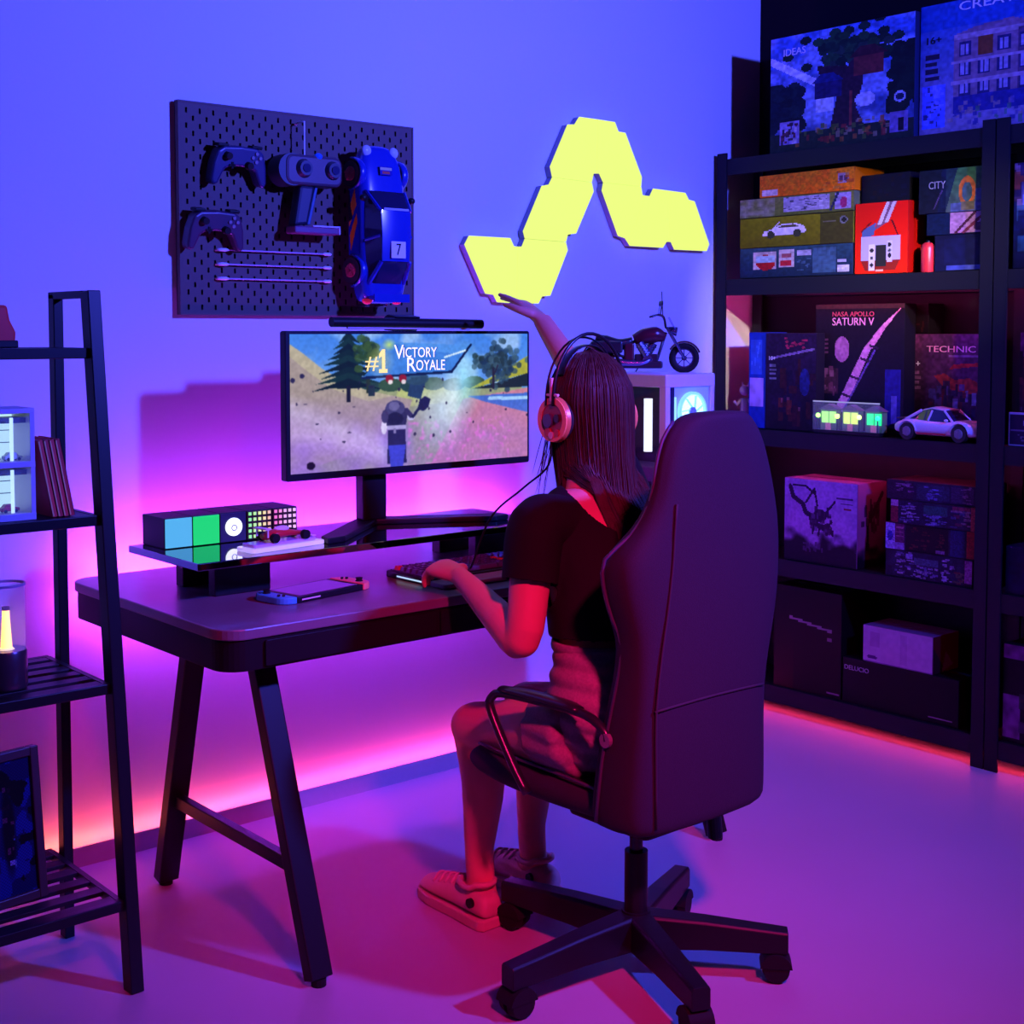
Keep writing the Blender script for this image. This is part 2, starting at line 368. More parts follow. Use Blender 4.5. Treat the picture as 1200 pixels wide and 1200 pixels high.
P_ = np.pad(A.a, ((1, 1), (1, 1), (0, 0)), 'edge'); A.a = sum(P_[i:i + 180, j:j + 384] * wgt for i, j, wgt in ((1, 1, .36), (0, 1, .11), (2, 1, .11), (1, 0, .11), (1, 2, .11), (0, 0, .05), (0, 2, .05), (2, 0, .05), (2, 2, .05)))
sc = print_on('screen', A, (MX0 + .012, 2.849, MZ0 + .018), *AX['-y'], MX1 - MX0 - .020, MZ1 - MZ0 - .026, mo, print_mat('lit_screen', 1.0, .25))
LW = mat('lit_white_letter', (.9, .9, .9), .5, emit=(1, .98, .95), es=.95); LY = mat('lit_yellow_letter', (.9, .7, .1), .5, emit=(1, .80, .10), es=.95)
zz = lambda v: MZ0 + .018 + v * (MZ1 - MZ0 - .026); xx = lambda u: MX0 + .012 + u * (MX1 - MX0 - .020)
LD = mat('lit_shadow_letter', (.02, .05, .1), .5)
for dx, m, y in ((.003, LD, 2.8485), (0, LW, 2.8478)):
    lettering('victory_lettering', 'V', (xx(.404) + dx, y, zz(.812)), *AX['-y'], .030, .036, m, sc, depth=.0003)
    lettering('victory_lettering', 'ICTORY', (xx(.442) + dx, y, zz(.822)), *AX['-y'], .108, .026, m, sc, depth=.0003)
    lettering('victory_lettering', 'R', (xx(.458) + dx, y, zz(.715)), *AX['-y'], .028, .036, m, sc, depth=.0003)
    lettering('victory_lettering', 'OYALE', (xx(.496) + dx, y, zz(.722)), *AX['-y'], .094, .027, m, sc, depth=.0003)
lettering('victory_lettering', '#', (xx(.287), 2.8478, zz(.725)), *AX['-y'], .040, .036, LY, sc, depth=.0003)
MB().prism([(xx(.342) + u * .026, zz(.71) + v * .060) for u, v in ((.0, .0), (1, .0), (1, .16), (.72, .16), (.72, 1), (.40, 1), (.02, .80), (.02, .62), (.36, .72), (.36, .16), (0, .16))], XZ, (2.8472, 2.8480)).build('victory_lettering', LY, sc, True)
MB().box(1.981, 2.054, 2.885, 2.925, .862, 1.10).build('neck', BPL, mo, True, bevel=.006)
MB().prism([(1.985, 2.93), (1.755, 2.735), (1.745, 2.69), (1.80, 2.70), (2.02, 2.885), (2.30, 2.735), (2.345, 2.74), (2.325, 2.785), (2.06, 2.93)], XY, (.85, .864)).build('base', BPL, mo, True, bevel=.003)
bar = thing('screen_light_bar', 'slim black lamp bar perched on the top edge of the monitor', 'lamp', (2.09, 2.86, 1.351))
MB().cyl((1.853, 2.835, 1.372), (2.330, 2.835, 1.368), .0125, n=14).build('tube', BPL, bar, True, smooth='edge')
MB().cyl((1.90, 2.835, 1.3585), (2.29, 2.835, 1.3565), .004, n=8).build('diffuser', mat('bar_diffuser', (.6, .5, .55), .5), bar, True)
MB().prism([(2.845, 1.350), (2.885, 1.3515), (2.885, 1.385), (2.87, 1.392), (2.83, 1.386), (2.845, 1.37)], YZ, (2.045, 2.125)).build('clamp', BPL, bar, True, bevel=.003)
# ================================================================ LAMP CUBES on the riser
cl = thing('cube_lamp', 'row of five black lamp cubes with cyan, green, round and dotted faces on the riser', 'lamp', (1.6, 2.93, .85))
CW = .0705; cx0 = 1.418; CY = 2.865
kinds = ['cyan', 'green', 'round', 'dots', 'dots']
def hsv(h, s, v): import colorsys; return colorsys.hsv_to_rgb(h, s, v)
for i, kd in enumerate(kinds):
    x0 = cx0 + i * CW
    c = MB().box(x0 + .0004, x0 + CW - .0004, CY + .002, CY + .115, .8505, .9215).build('cube', BPL, cl, True, bevel=.002)
    if kd in ('cyan', 'green'):
        co = {'cyan': (.10, .52, 1.0), 'green': (.01, .80, .20)}[kd]
        MB().box(x0 + .002, x0 + CW - .002, CY - .001, CY + .003, .8525, .9195).build('panel', mat('lamp_' + kd, (.02, .02, .02), .4, emit=co, es=.85, spec=.1), c, True, bevel=.001)
    elif kd == 'round':
        MB().box(x0 + .002, x0 + CW - .002, CY, CY + .003, .8525, .9195).build('panel', mat('lamp_navy', (.01, .01, .03), .3, emit=(.01, .005, .10), es=.8), c, True)
        MB().cyl((x0 + CW / 2, CY - .004, .887), (x0 + CW / 2, CY + .002, .887), .0215, n=28).build('lens', mat('lamp_lens', (.5, .5, .5), .3, emit=(.80, .90, 1), es=1.5), c, True)
        MB().cyl((x0 + CW / 2, CY - .0045, .885), (x0 + CW / 2, CY - .0035, .885), .0075, hole=.0055, n=20).build('lens_ring', GRY, c, True)
    else:
        MB().box(x0 + .002, x0 + CW - .002, CY, CY + .003, .8525, .9195).build('panel', mat('lamp_maroon', (.03, .005, .015), .3), c, True)
        for a in range(5):
            for b in range(5):
                t = a + (i - 3) * 5
                hue = .28 - .045 * t if t < 5 else (.93 if t < 7 else .85)
                colr = hsv(max(hue, .05) if t < 5 else hue, [.62, .62, .6, .6, .55, .55, .4, .25, .2, .2][t], 1)
                px, pz = x0 + .009 + a * .0131, .859 + b * .0137
                MB().box(px - .0036, px + .0036, CY - .002, CY + .001, pz - .0038, pz + .0038).build('pixel', mat('lamp_dot_%d' % t, (.2, .2, .2), .4, emit=s2l(colr), es=.85), c, True)
# ================================================================ small model car in a clear case on the riser
tc_ = thing('model_race_car', 'tiny red and white model racing car on a glowing clear plinth before the cube lamps', 'model car', (1.64, 2.725, .85), (0, 0, .12))
CLR = mat('frosted_acrylic', (.75, .7, .9), .12, trans=.5, emit=(.55, .45, 1), es=.35)
MB().prism(rrect(-.105, .105, -.035, .035, .012, 4), XY, (.0005, .010)).build('plinth', CLR, tc_, bevel=.002)
MB().prism(rrect(-.095, .085, -.026, .026, .008, 3), XY, (.010, .018)).build('plinth_top', mat('frosted_lilac', (.55, .5, .9), .2), tc_, bevel=.002)
MB().tube([(-.05, 0, .030), (-.02, 0, .034), (.02, 0, .033), (.075, 0, .026)], [(.016, .008), (.019, .011), (.013, .008), (.005, .004)], 12).build('body', REDP, tc_, smooth=True)
MB().ell((.0, 0, .043), .022, .009, .008).build('canopy', mat('white_enamel', (.8, .8, .82), .3), tc_, smooth=True)
MB().box(-.062, -.046, -.024, .024, .048, .051).box(-.055, -.052, -.022, -.019, .03, .049).box(-.055, -.052, .019, .022, .03, .049).build('rear_wing', mat('white_enamel', (.8, .8, .82), .3), tc_)
MB().box(.07, .082, -.026, .026, .021, .023).build('front_wing', mat('white_enamel', (.8, .8, .82), .3), tc_)
for x in (-.038, .05):
    for y in (-.026, .026):
        MB().cyl((x, y - .006, .028), (x, y + .006, .028), .0105, n=16).build('wheel', RUB, tc_, smooth='edge')
# ================================================================ handheld console on the desk
sw = thing('handheld_console', 'handheld game console with blue left and red right controllers lying on the desk', 'game console', (1.686, 2.660, .745), (0, 0, .17))
sw.scale = (1.14, 1.14, 1.05)
MB().prism(rrect(-.089, .089, -.052, .052, .004, 3), XY, (.001, .014)).build('body', BPL, sw, bevel=.002)
MB().prism(rrect(-.074, .074, -.042, .045, .002, 2), XY, (.0141, .0146)).build('screen', mat('console_screen', (.06, .02, .12), .4, spec=.15, emit=(.22, .03, .62), es=.55), sw)
MB().box(-.078, -.03, -.0525, -.0518, .006, .009).build('marking', WHT, sw)
for s, m in ((-1, mat('controller_cyan', (.05, .50, .66), .35)), (1, mat('controller_coral', (1, .26, .18), .35))):
    out = [(s * .0895, -.052), (s * .0895, .052)] + [(s * (.0895 + .034 * math.sin(t)), .022 + .030 * math.cos(t)) for t in np.linspace(.15, PI / 2, 7)] + [(s * (.0895 + .034 * math.sin(t)), -.022 + .030 * math.cos(t)) for t in np.linspace(PI / 2, PI - .15, 7)]
    c = MB().prism(out, XY, (0, .0155)).build('controller', m, sw, bevel=.003, seg=3)
    c['label'] = 'blue controller' if s < 0 else 'red controller'
    MB().lathe([(.0085, .0155), (.006, .018), (.0065, .0215), (.008, .0225), (.007, .0235)], (s * .105, .022 * -s, 0), 14).build('thumbstick', RUB, c)
    for a in range(4):
        MB().cyl((s * .105 + .0068 * math.cos(a * PI / 2), .022 * s + .0068 * math.sin(a * PI / 2), .0155), (s * .105 + .0068 * math.cos(a * PI / 2), .022 * s + .0068 * math.sin(a * PI / 2), .0178), .0031, n=10).build('button', BPL, c)
# ================================================================ keyboard
kb = thing('keyboard', 'black mechanical keyboard with edge lighting under the left hand', 'keyboard', (2.165, 2.650, .745), (0, 0, 0))
KX, KY = .225, .085
MB().prism(rrect(-KX, KX, -KY, KY, .008, 3), XY, (0, .016)).build('case', BPL, kb, bevel=.003)
MB().box(-KX + .01, KX - .01, -KY + .012, KY - .008, .016, .0185).build('plate', mat('key_plate', (.02, .02, .03), .4, .3), kb)
MB().box(-KX + .02, KX - .02, -KY - .0015, -KY + .0005, .006, .0095).build('edge_light', mat('edge_glow', (.3, .3, .3), .4, emit=(.45, .75, 1), es=.9), kb)
MB().box(-KX - .0015, -KX + .0005, -KY + .02, KY - .05, .006, .0095).build('edge_light', mat('edge_glow', (.3, .3, .3), .4), kb)
MB().prism(rrect(-KX, KX, -KY - .068, -KY - .004, .012, 4), XY, (0, .013)).build('wrist_rest', mat('wrist_rest_grey', (.20, .20, .24), .35), kb, bevel=.004)
key = None
KM = mat('key_cap', (.06, .065, .12), .4); KR = mat('red_key_cap', (.75, .06, .06), .4)
def keycap(w_):
    b = MB(); h = .0095
    v = [b.b.verts.new(p) for p in ((-w_, -.0082, 0), (w_, -.0082, 0), (w_, .0082, 0), (-w_, .0082, 0), (-w_ + .002, -.006, h), (w_ - .002, -.006, h), (w_ - .002, .0066, h), (-w_ + .002, .0066, h))]
    for f in ((4, 5, 6, 7), (0, 1, 5, 4), (1, 2, 6, 5), (2, 3, 7, 6), (3, 0, 4, 7)): b.b.faces.new([v[i] for i in f])
    return b.mesh('key')
k1 = keycap(.0083); k1.materials.append(KM); kr = keycap(.0083); kr.materials.append(KR); ks = keycap(.055); ks.materials.append(KM)
for r_ in range(6):
    for c_ in range(21):
        x = -.203 + c_ * .0203; y = -.060 + r_ * .0235
        if r_ == 0 and 4 < c_ < 10:
            if c_ == 7: o = link(bpy.data.objects.new('key', ks)); o.parent = kb; o.location = (x, y, .0185)
            continue
        if c_ == 14 and r_ in (2, 3): continue
        o = link(bpy.data.objects.new('key', kr if (r_, c_) in ((3, 13), (2, 13), (5, 0)) else k1)); o.parent = kb; o.location = (x, y, .0185)
        if (r_, c_) in ((3, 13), (2, 13), (5, 0)): o['label'] = 'red key'
# ================================================================ COMPUTER TOWER
pc = thing('computer_tower', 'white framed computer tower with glass side and glowing fans at the end of the desk', 'computer', (2.765, 2.70, .745))
PX0, PX1, PY0, PY1, PZ0, PZ1 = 2.667, 2.862, 2.475, 2.90, .757, 1.233
PXC = (PX0 + PX1) / 2 + .008
LIL = mat('white_steel', (.72, .70, .76), .35, .1)
for x in (PX0 + .02, PX1 - .02):
    for y in (PY0 + .04, PY1 - .04): MB().cyl((x, y, .745), (x, y, PZ0), .013, n=12).build('foot', RUB, pc, True)
for x0, x1 in ((PX0, PX0 + .018), (PX1 - .016, PX1)):
    for y0, y1 in ((PY0, PY0 + .024), (PY1 - .020, PY1)): MB().box(x0, x1, y0, y1, PZ0, PZ1).build('corner_post', LIL, pc, True, bevel=.002)
MB().box(PX0 - .001, PX1 + .001, PY0 - .001, PY1 + .001, PZ1 - .034, PZ1 + .001).build('top_panel', LIL, pc, True, bevel=.003)
MB().box(PX0 - .001, PX1 + .001, PY0 - .001, PY1 + .001, PZ0 - .001, PZ0 + .085).build('bottom_panel', LIL, pc, True, bevel=.003)
MB().box(PX1 - .004, PX1 - .001, PY0 + .026, PY1 - .022, PZ0 + .085, PZ1 - .034).build('rear_side_panel', LIL, pc, True)
MB().box(PX0 + .02, PX1 - .02, PY1 - .02, PY1 - .016, PZ0 + .085, PZ1 - .034).build('back_panel', BPL, pc, True)
MB().box(PX0 + .001, PX0 + .004, PY0 + .026, PY1 - .022, PZ0 + .085, PZ1 - .034).build('glass_side', mat('tinted_glass', (.03, .02, .08), .04, alpha=.25), pc, True)
MB().box(PX0 + .02, PX0 + .034, PY0 + .001, PY0 + .02, PZ0 + .09, PZ1 - .034).build('front_trim', mat('navy_trim', (.02, .02, .07), .3), pc, True)
MB().box(PX0 + .034, PX0 + .040, PY0 - .001, PY0 + .016, PZ0 + .09, PZ1 - .06).build('front_glow_line', mat('pc_line', (.2, .4, .6), .3, emit=(.25, .65, 1), es=1.3), pc, True)
MB().box(PX0 + .040, PX1 - .018, PY0 + .006, PY0 + .011, PZ0 + .085, PZ1 - .034).build('front_panel', mat('pc_front', (.35, .45, .75), .25, emit=(.08, .20, .75), es=.45), pc, True)
for zc in (1.132, 1.004):
    f = MB().cyl((PXC, PY0 + .006, zc), (PXC, PY0 - .004, zc), .054, hole=.047, n=32).build('front_fan', mat('fan_ring', (.3, .6, .8), .3, emit=(.16, .55, 1), es=1.2), pc, True)
    MB().cyl((PXC, PY0 + .005, zc), (PXC, PY0 + .002, zc), .046, n=32).build('fan_glow', mat('fan_glow', (.5, .8, .9), .3, emit=(.42, .92, 1), es=1.7), f, True)
    MB().cyl((PXC, PY0 + .004, zc), (PXC, PY0 - .003, zc), .013, n=20).build('fan_hub', mat('fan_hub', (.25, .5, .55), .4), f, True)
    for k in range(7):
        a = k * 2 * PI / 7
        MB().bar((PXC + .013 * math.cos(a), PY0 + .001, zc + .013 * math.sin(a)), (PXC + .044 * math.cos(a + .4), PY0 + .001, zc + .044 * math.sin(a + .4)), .002, .010, (0, 1, 0)).build('fan_blade', mat('fan_blade', (.35, .6, .75), .3, emit=(.25, .7, 1), es=.6), f, True)
MB().cyl((2.715, 2.585, 1.02), (2.715, 2.585, 1.165), .012, n=18).build('light_tube', mat('tube_glow', (.8, .8, .9), .3, emit=(.72, .80, 1), es=2.2), pc, True)
MB().cyl((2.715, 2.515, 1.03), (2.715, 2.515, 1.13), .008, n=14).build('light_tube', mat('tube_lilac', (.8, .7, .9), .3, emit=(.5, .3, 1), es=.9), pc, True)
MB().box(2.82, 2.838, 2.52, 2.86, .86, 1.19).build('circuit_board', mat('board_navy', (.02, .02, .06), .5), pc, True)
MB().box(2.70, 2.82, 2.53, 2.84, .94, .98).build('graphics_card', mat('card_violet', (.25, .12, .35), .4), pc, True, bevel=.004)
# ================================================================ PEGBOARD
pg = thing('pegboard', 'dark grey pegboard with staggered slots mounted high on the white wall', 'pegboard', (2.045, 3.305, 1.67))
BX0, BX1, BZ0, BZ1 = 1.680, 2.430, 1.396, 1.945
m_pg = mat('pegboard_grey', (.12, .085, .07), .6, spec=.2, grain=.08)
xs = [BX0]; cols = []
for i in range(37):
    xc = BX0 + .0200 + i * .0197; cols.append(len(xs)); xs += [xc - .0030, xc + .0030]
xs.append(BX1)
zs = [BZ0]; rows = []
for j in range(27):
    zc = BZ0 + .0165 + j * .0197; rows.append(len(zs)); zs += [zc - .0068, zc + .0068]
zs.append(BZ1)
cs, rs_ = {c: i for i, c in enumerate(cols)}, {r: i for i, r in enumerate(rows)}
verts = [(x, 3.278, z) for z in zs for x in xs]; nx = len(xs); faces = []
for j in range(len(zs) - 1):
    for i in range(nx - 1):
        if i in cs and j in rs_ and (cs[i] + rs_[j]) % 2 == 0: continue
        faces.append((j * nx + i, j * nx + i + 1, (j + 1) * nx + i + 1, (j + 1) * nx + i))
me = bpy.data.meshes.new('board'); me.from_pydata(verts, [], faces)
bd = obj('board', me, m_pg, pg, True); md = bd.modifiers.new('thick', 'SOLIDIFY'); md.thickness = .006; md.offset = -1
MB().prism(rrect(BX0 - .004, BX1 + .004, BZ0 - .004, BZ1 + .004, .014, 5), XZ, (3.293, 3.296)).build('dark_back_sheet', mat('slot_gap_shade', (.012, .01, .018), .8), pg, True)  # dark sheet stands in for the shaded gap behind the slots
rim = MB()
for a in ((BX0 - .004, BX0 + .001, BZ0, BZ1), (BX1 - .001, BX1 + .004, BZ0, BZ1), (BX0 - .004, BX1 + .004, BZ0 - .004, BZ0 + .001), (BX0 - .004, BX1 + .004, BZ1 - .001, BZ1 + .004)): rim.box(a[0], a[1], 3.276, 3.297, a[2], a[3])
rim.build('rim', m_pg, pg, True)
for x in (1.73, 2.38):
    for z in (1.45, 1.89): MB().cyl((x, 3.296, z), (x, 3.306, z), .014, n=12).build('spacer', BPL, pg, True)
def controller(label, x, z, hue):
    t = thing('game_controller', label, 'game controller', (x, 3.248, z), (.18, 0, 0), 'controllers hanging on the pegboard')
    cm = mat('controller_' + hue, {'blue': (.02, .02, .08), 'plum': (.05, .02, .05)}[hue], .4)
    b = MB()
    out = [(-.05, .042), (0, .045), (.05, .042), (.068, .03), (.078, -.005), (.083, -.05), (.075, -.062), (.062, -.056), (.045, -.018), (.03, -.010), (0, -.008), (-.03, -.010), (-.045, -.018), (-.062, -.056), (-.075, -.062), (-.083, -.05), (-.078, -.005), (-.068, .03)]
    b.prism(out, XZ, (-.022, .018)).build('shell', cm, t, bevel=.010, seg=3)
    for sx, sz in ((-.042, .018), (.022, -.004)):
        MB().lathe([(.011, 0), (.008, .010), (.010, .013), (.009, .016)], (sx, -.022, sz), 14, Matrix.Rotation(PI / 2, 3, 'X')).build('thumbstick', RUB, t)
    for a in range(4):
        MB().cyl((.045 + .011 * math.cos(a * PI / 2), -.020, .018 + .011 * math.sin(a * PI / 2)), (.045 + .011 * math.cos(a * PI / 2), -.026, .018 + .011 * math.sin(a * PI / 2)), .0048, n=10).build('button', GRY, t)
    MB().box(-.034, -.016, -.025, -.02, -.009, -.003).box(-.028, -.022, -.025, -.02, -.015, .003).build('direction_pad', RUB, t)
    for s in (-1, 1): MB().box(s * .05 - .016, s * .05 + .016, -.016, .012, .040, .049).build('shoulder_button', BPL, t, bevel=.003)
    MB().tube([(-.03, .012, .01), (-.03, .02, -.0), (-.03, .028, .0), (-.03, .034, .012)], .003, 6).build('hook', STEEL, t)
    return t
controller('upper dark blue game controller hanging near the top left of the pegboard', 1.830, 1.795, 'blue')
controller('lower game controller hanging at the left edge of the pegboard over the cords', 1.760, 1.622, 'plum')
gn = thing('toy_blaster', 'dark toy blaster with grip hanging from a white line mid pegboard', 'toy', (2.038, 3.229, 1.74))
GB = mat('blaster_navy', (.012, .014, .035), .45); GV = mat('blaster_violet', (.07, .04, .06), .45)
MB().prism(rrect(-.085, .095, .005, .088, .022, 4), XZ, (-.03, .03)).build('body', GV, gn, bevel=.008)
MB().cyl((-.062, -.025, .046), (-.062, .035, .046), .044, n=24).build('drum', GB, gn, smooth='edge')
for x in (-.03, .062):
    d = MB().cyl((x, -.030, .05), (x, -.044, .05), .026, .020, n=22).build('dial', GB, gn, smooth='edge')
    MB().cyl((x, -.043, .05), (x, -.047, .05), .012, n=16).build('dial_cap', mat('lens_dark', (.03, .03, .08), .1), d)
MB().prism([(-.035, .006), (.012, .006), (-.012, -.10), (-.055, -.105)], XZ, (-.02, .02)).build('grip', GB, gn, bevel=.008)
MB().prism([(.016, .004), (.026, .004), (.000, -.10), (-.010, -.10)], XZ, (-.012, .006)).build('grip_rib', mat('blaster_blue', (.03, .10, .20), .4), gn, bevel=.003)
MB().box(-.06, .085, -.03, .02, -.125, -.105).build('foot_plate', mat('blaster_plum', (.16, .05, .12), .4), gn, bevel=.004)
for q in ((-.004, .084, -.106, -.102), (.080, .084, -.124, -.104)): MB().box(q[0], q[1], -.033, -.030, q[2], q[3]).build('clear_trim', mat('clear_edge', (.7, .6, .75), .2), gn)
MB().ell((.02, -.022, .086), .012, .012, .010).build('sight', mat('sight_blue', (.02, .08, .6), .2, emit=(.0, .03, .5), es=.4), gn, smooth=True)
MB().cyl((-.01, -.0, .085), (-.01, .0, .182), .0022, n=8).build('hanging_line', WHT, gn)
MB().tube([(-.01, 0, .18), (-.01, .02, .183), (-.01, .045, .178)], .003, 6).build('hook', WHT, gn)
for z, nm in ((1.565, 'topmost'), (1.527, 'middle'), (1.489, 'lowest')):
    t = thing('elastic_cord', nm + ' of three pale elastic cords stretched across the pegboard', 'cord', (1.958, 3.264, z), (0, 0, 0), 'elastic cords on the pegboard')
    MB().cyl((-.17, 0, 0), (.17, 0, 0), .0022, n=8).build('cord', mat('cord_lilac', (.45, .40, .5), .6), t)
    for s in (-1, 1):
        MB().tube([(s * .148, -.002, 0), (s * .155, -.002, 0), (s * .170, -.002, 0), (s * .176, .002, 0), (s * .178, .014, 0)], [.0025, .0048, .0048, .004, .003], 8).build('end_hook', WHT, t, smooth=True)
# ================================================================ MODEL CARS
def loft_car(t, st, cabin, W, wheels, body_m, glass_m, roof_m, wheel_m, hub_m, wr, ww, parts):
    """st: stations (x, half width, z low, z shoulder, z top) nose first"""
    b = MB(); R = []
    for x, hw, zl, zs_, zt in st:
        row = []
        for y, z in ((-.0, zl), (-hw * .85, zl), (-hw, zl + (zs_ - zl) * .35), (-hw, zs_), (-hw * .82, zt - (zt - zs_) * .25), (-hw * .5, zt), (0, zt * 1.0), (hw * .5, zt), (hw * .82, zt - (zt - zs_) * .25), (hw, zs_), (hw, zl + (zs_ - zl) * .35), (hw * .85, zl)):
            row.append(b.b.verts.new((x, y, z)))
        R.append(row)
    o = b.skin(R).build('bodywork', body_m, t, smooth=True)
    md = o.modifiers.new('sub', 'SUBSURF'); md.levels = 1; md.render_levels = 2
    g = MB(); R = []
    for x, hw, z0, hw2, z1 in cabin: R.append([g.b.verts.new(p) for p in ((x, -hw, z0), (x, -hw2, z1), (x, -hw2 * .5, z1 * 1.02), (x, hw2 * .5, z1 * 1.02), (x, hw2, z1), (x, hw, z0))])
    go = g.skin(R).build('windows', glass_m, t, smooth='edge')
    r = MB(); R = []
    top = [c for c in cabin if c[4] > max(q[4] for q in cabin) * .9]
    for x, hw, z0, hw2, z1 in top: R.append([r.b.verts.new(p) for p in ((x, -hw2 * 1.03, z1 - .004), (x, -hw2 * .97, z1 + .0015), (x, -hw2 * .5, z1 * 1.02 + .0035), (x, hw2 * .5, z1 * 1.02 + .0035), (x, hw2 * .97, z1 + .0015), (x, hw2 * 1.03, z1 - .004))])
    r.skin(R).build('roof', roof_m, t, smooth='edge')
    f, l = cabin[0], cabin[-1]
    for s in (-1, 1):
        tf, tl = top[0], top[-1]
        for pp, pr_ in (([(f[0], s * f[1], f[2]), (tf[0], s * tf[3] * 1.02, tf[4])], .14), ([(l[0], s * l[1], l[2]), (tl[0], s * tl[3] * 1.02, tl[4])], .2)): MB().tube(pp, wr * pr_, 6).build('pillar', body_m, t)
        m = (tf[0] + tl[0]) / 2; mc = min(cabin, key=lambda q: abs(q[0] - m))
        MB().tube([(m - wr * .3, s * mc[1] * 1.0, mc[2]), (m, s * tf[3] * 1.03, tf[4])], wr * .14, 6).build('pillar', body_m, t)
    for x in wheels:
        for s in (-1, 1):
            w = MB().cyl((x, s * (W - ww), wr), (x, s * (W + .002), wr), wr, n=22).build('wheel', wheel_m, t, smooth='edge')
            MB().cyl((x, s * (W + .0005), wr), (x, s * (W + .004), wr), wr * .62, wr * .5, n=18).build('rim', hub_m, w)
            for k in range(5):
                a = k * 2 * PI / 5
                MB().bar((x, s * (W + .0045), wr), (x + wr * .56 * math.cos(a), s * (W + .0045), wr + wr * .56 * math.sin(a)), wr * .16, .002, (0, 1, 0)).build('spoke', hub_m, w)
            if parts:
                a_ = MB(); pts = [(x + wr * 1.22 * math.cos(q), s * (W - ww * .3), wr + wr * 1.22 * math.sin(q)) for q in np.linspace(0, PI, 10)]
                a_.tube(pts, [(wr * .12, ww * .45)] * 10, 8, up=(0, 1, 0)).build('wheel_arch', body_m, t, smooth=True)
# rally car, hung nose up on the pegboard
RB = mat('rally_blue', (.012, .03, .30), .25, coat=.5); RG = mat('rally_glass', (.015, .015, .05), .06); RW = mat('rally_wheel', (.02, .015, .02), .6); RR = mat('rally_rim', (.45, .05, .08), .35)
rc = thing('rally_car', 'blue model rally car numbered 7 hung nose up on the right of the pegboard', 'model car', (2.250, 3.262, 1.648))
rc.rotation_euler = Matrix(((0, -1, 0), (0, 0, -1), (1, 0, 0))).to_euler()
st = [(.225, .040, .030, .045, .056), (.205, .070, .022, .056, .068), (.15, .091, .020, .064, .080), (.08, .094, .020, .070, .088), (0, .093, .020, .072, .090), (-.10, .093, .020, .074, .092), (-.17, .092, .022, .074, .090), (-.208, .082, .026, .070, .084), (-.222, .062, .034, .058, .066)]
cabin = [(.092, .078, .082, .066, .086), (.035, .082, .082, .060, .122), (-.03, .083, .082, .060, .126), (-.105, .080, .082, .056, .121), (-.165, .070, .082, .050, .090)]
loft_car(rc, st, cabin, .094, (.142, -.128), RB, RG, RB, RW, RR, .036, .030, True)
MB().box(-.218, -.195, -.072, .072, .104, .108).box(-.208, -.200, -.07, -.064, .08, .106).box(-.208, -.200, .064, .07, .08, .106).build('rear_wing', RB, rc)
for s in (-1, 1):
    MB().ell((.07, s * .098, .092), .010, .013, .008).build('mirror', BPL, rc, smooth=True)
    MB().ell((.205, s * .055, .062), .016, .018, .008).build('headlamp', mat('lamp_clear', (.5, .55, .7), .1), rc, smooth=True)
    MB().ell((-.214, s * .06, .066), .010, .018, .011).build('tail_lamp', mat('tail_red', (.6, .02, .06), .2, emit=(1, .02, .15), es=.25), rc, smooth=True)
A = Art(60, 24, (.03, .08, .62)); A.poly([(.05, .2), (.5, .85), (.62, .75), (.3, .1)], (.85, .58, .12)); A.poly([(.42, .05), (.75, .75), (1, .6), (.7, .05)], (.90, .68, .20)); A.poly([(.55, .4), (.75, .2), (.98, .12), (.98, .0), (.5, 0)], (.12, .08, .14))
M_ = wmat(rc)
for s in (1,):
    print_on('side_livery', A, M_ @ V((-.085, s * .0945, .028)), M_.to_3x3() @ V((1, 0, 0)), M_.to_3x3() @ V((0, 0, 1)), .185, .042, rc)
roofp = MB().prism(rrect(-.096, -.050, -.029, .029, .002, 2), XY, (.1325, .1335)).build('number_plate', mat('number_pink', (.85, .7, .78), .5), rc)
lettering('number', '7', M_ @ V((-.088, .009, .1338)), M_.to_3x3() @ V((0, -1, 0)), M_.to_3x3() @ V((1, 0, 0)), .018, .032, CARD, roofp)
A = Art(30, 16, (.02, .05, .5)); A.rect(.05, .55, .95, .9, (.75, .72, .55)); A.rect(.2, .15, .8, .45, (.75, .30, .25))
print_on('bonnet_sticker', A, M_ @ V((.138, .025, .0865)), M_.to_3x3() @ V((0, -1, 0)), M_.to_3x3() @ V((1, 0, -.05)), .05, .024, rc)
for y0, y1 in ((-.05, .05),): MB().box(.036, .042, y0, y1, .124, .127).build('windscreen_banner', mat('banner_pale', (.4, .4, .6), .5), rc)
rc.scale = (1, .84, 1.22)
for s in (-1, 1): MB().tube([(-.225, s * .035, .002), (-.225, s * .035, .05)], .0035, 6).build('hook', STEEL, rc)
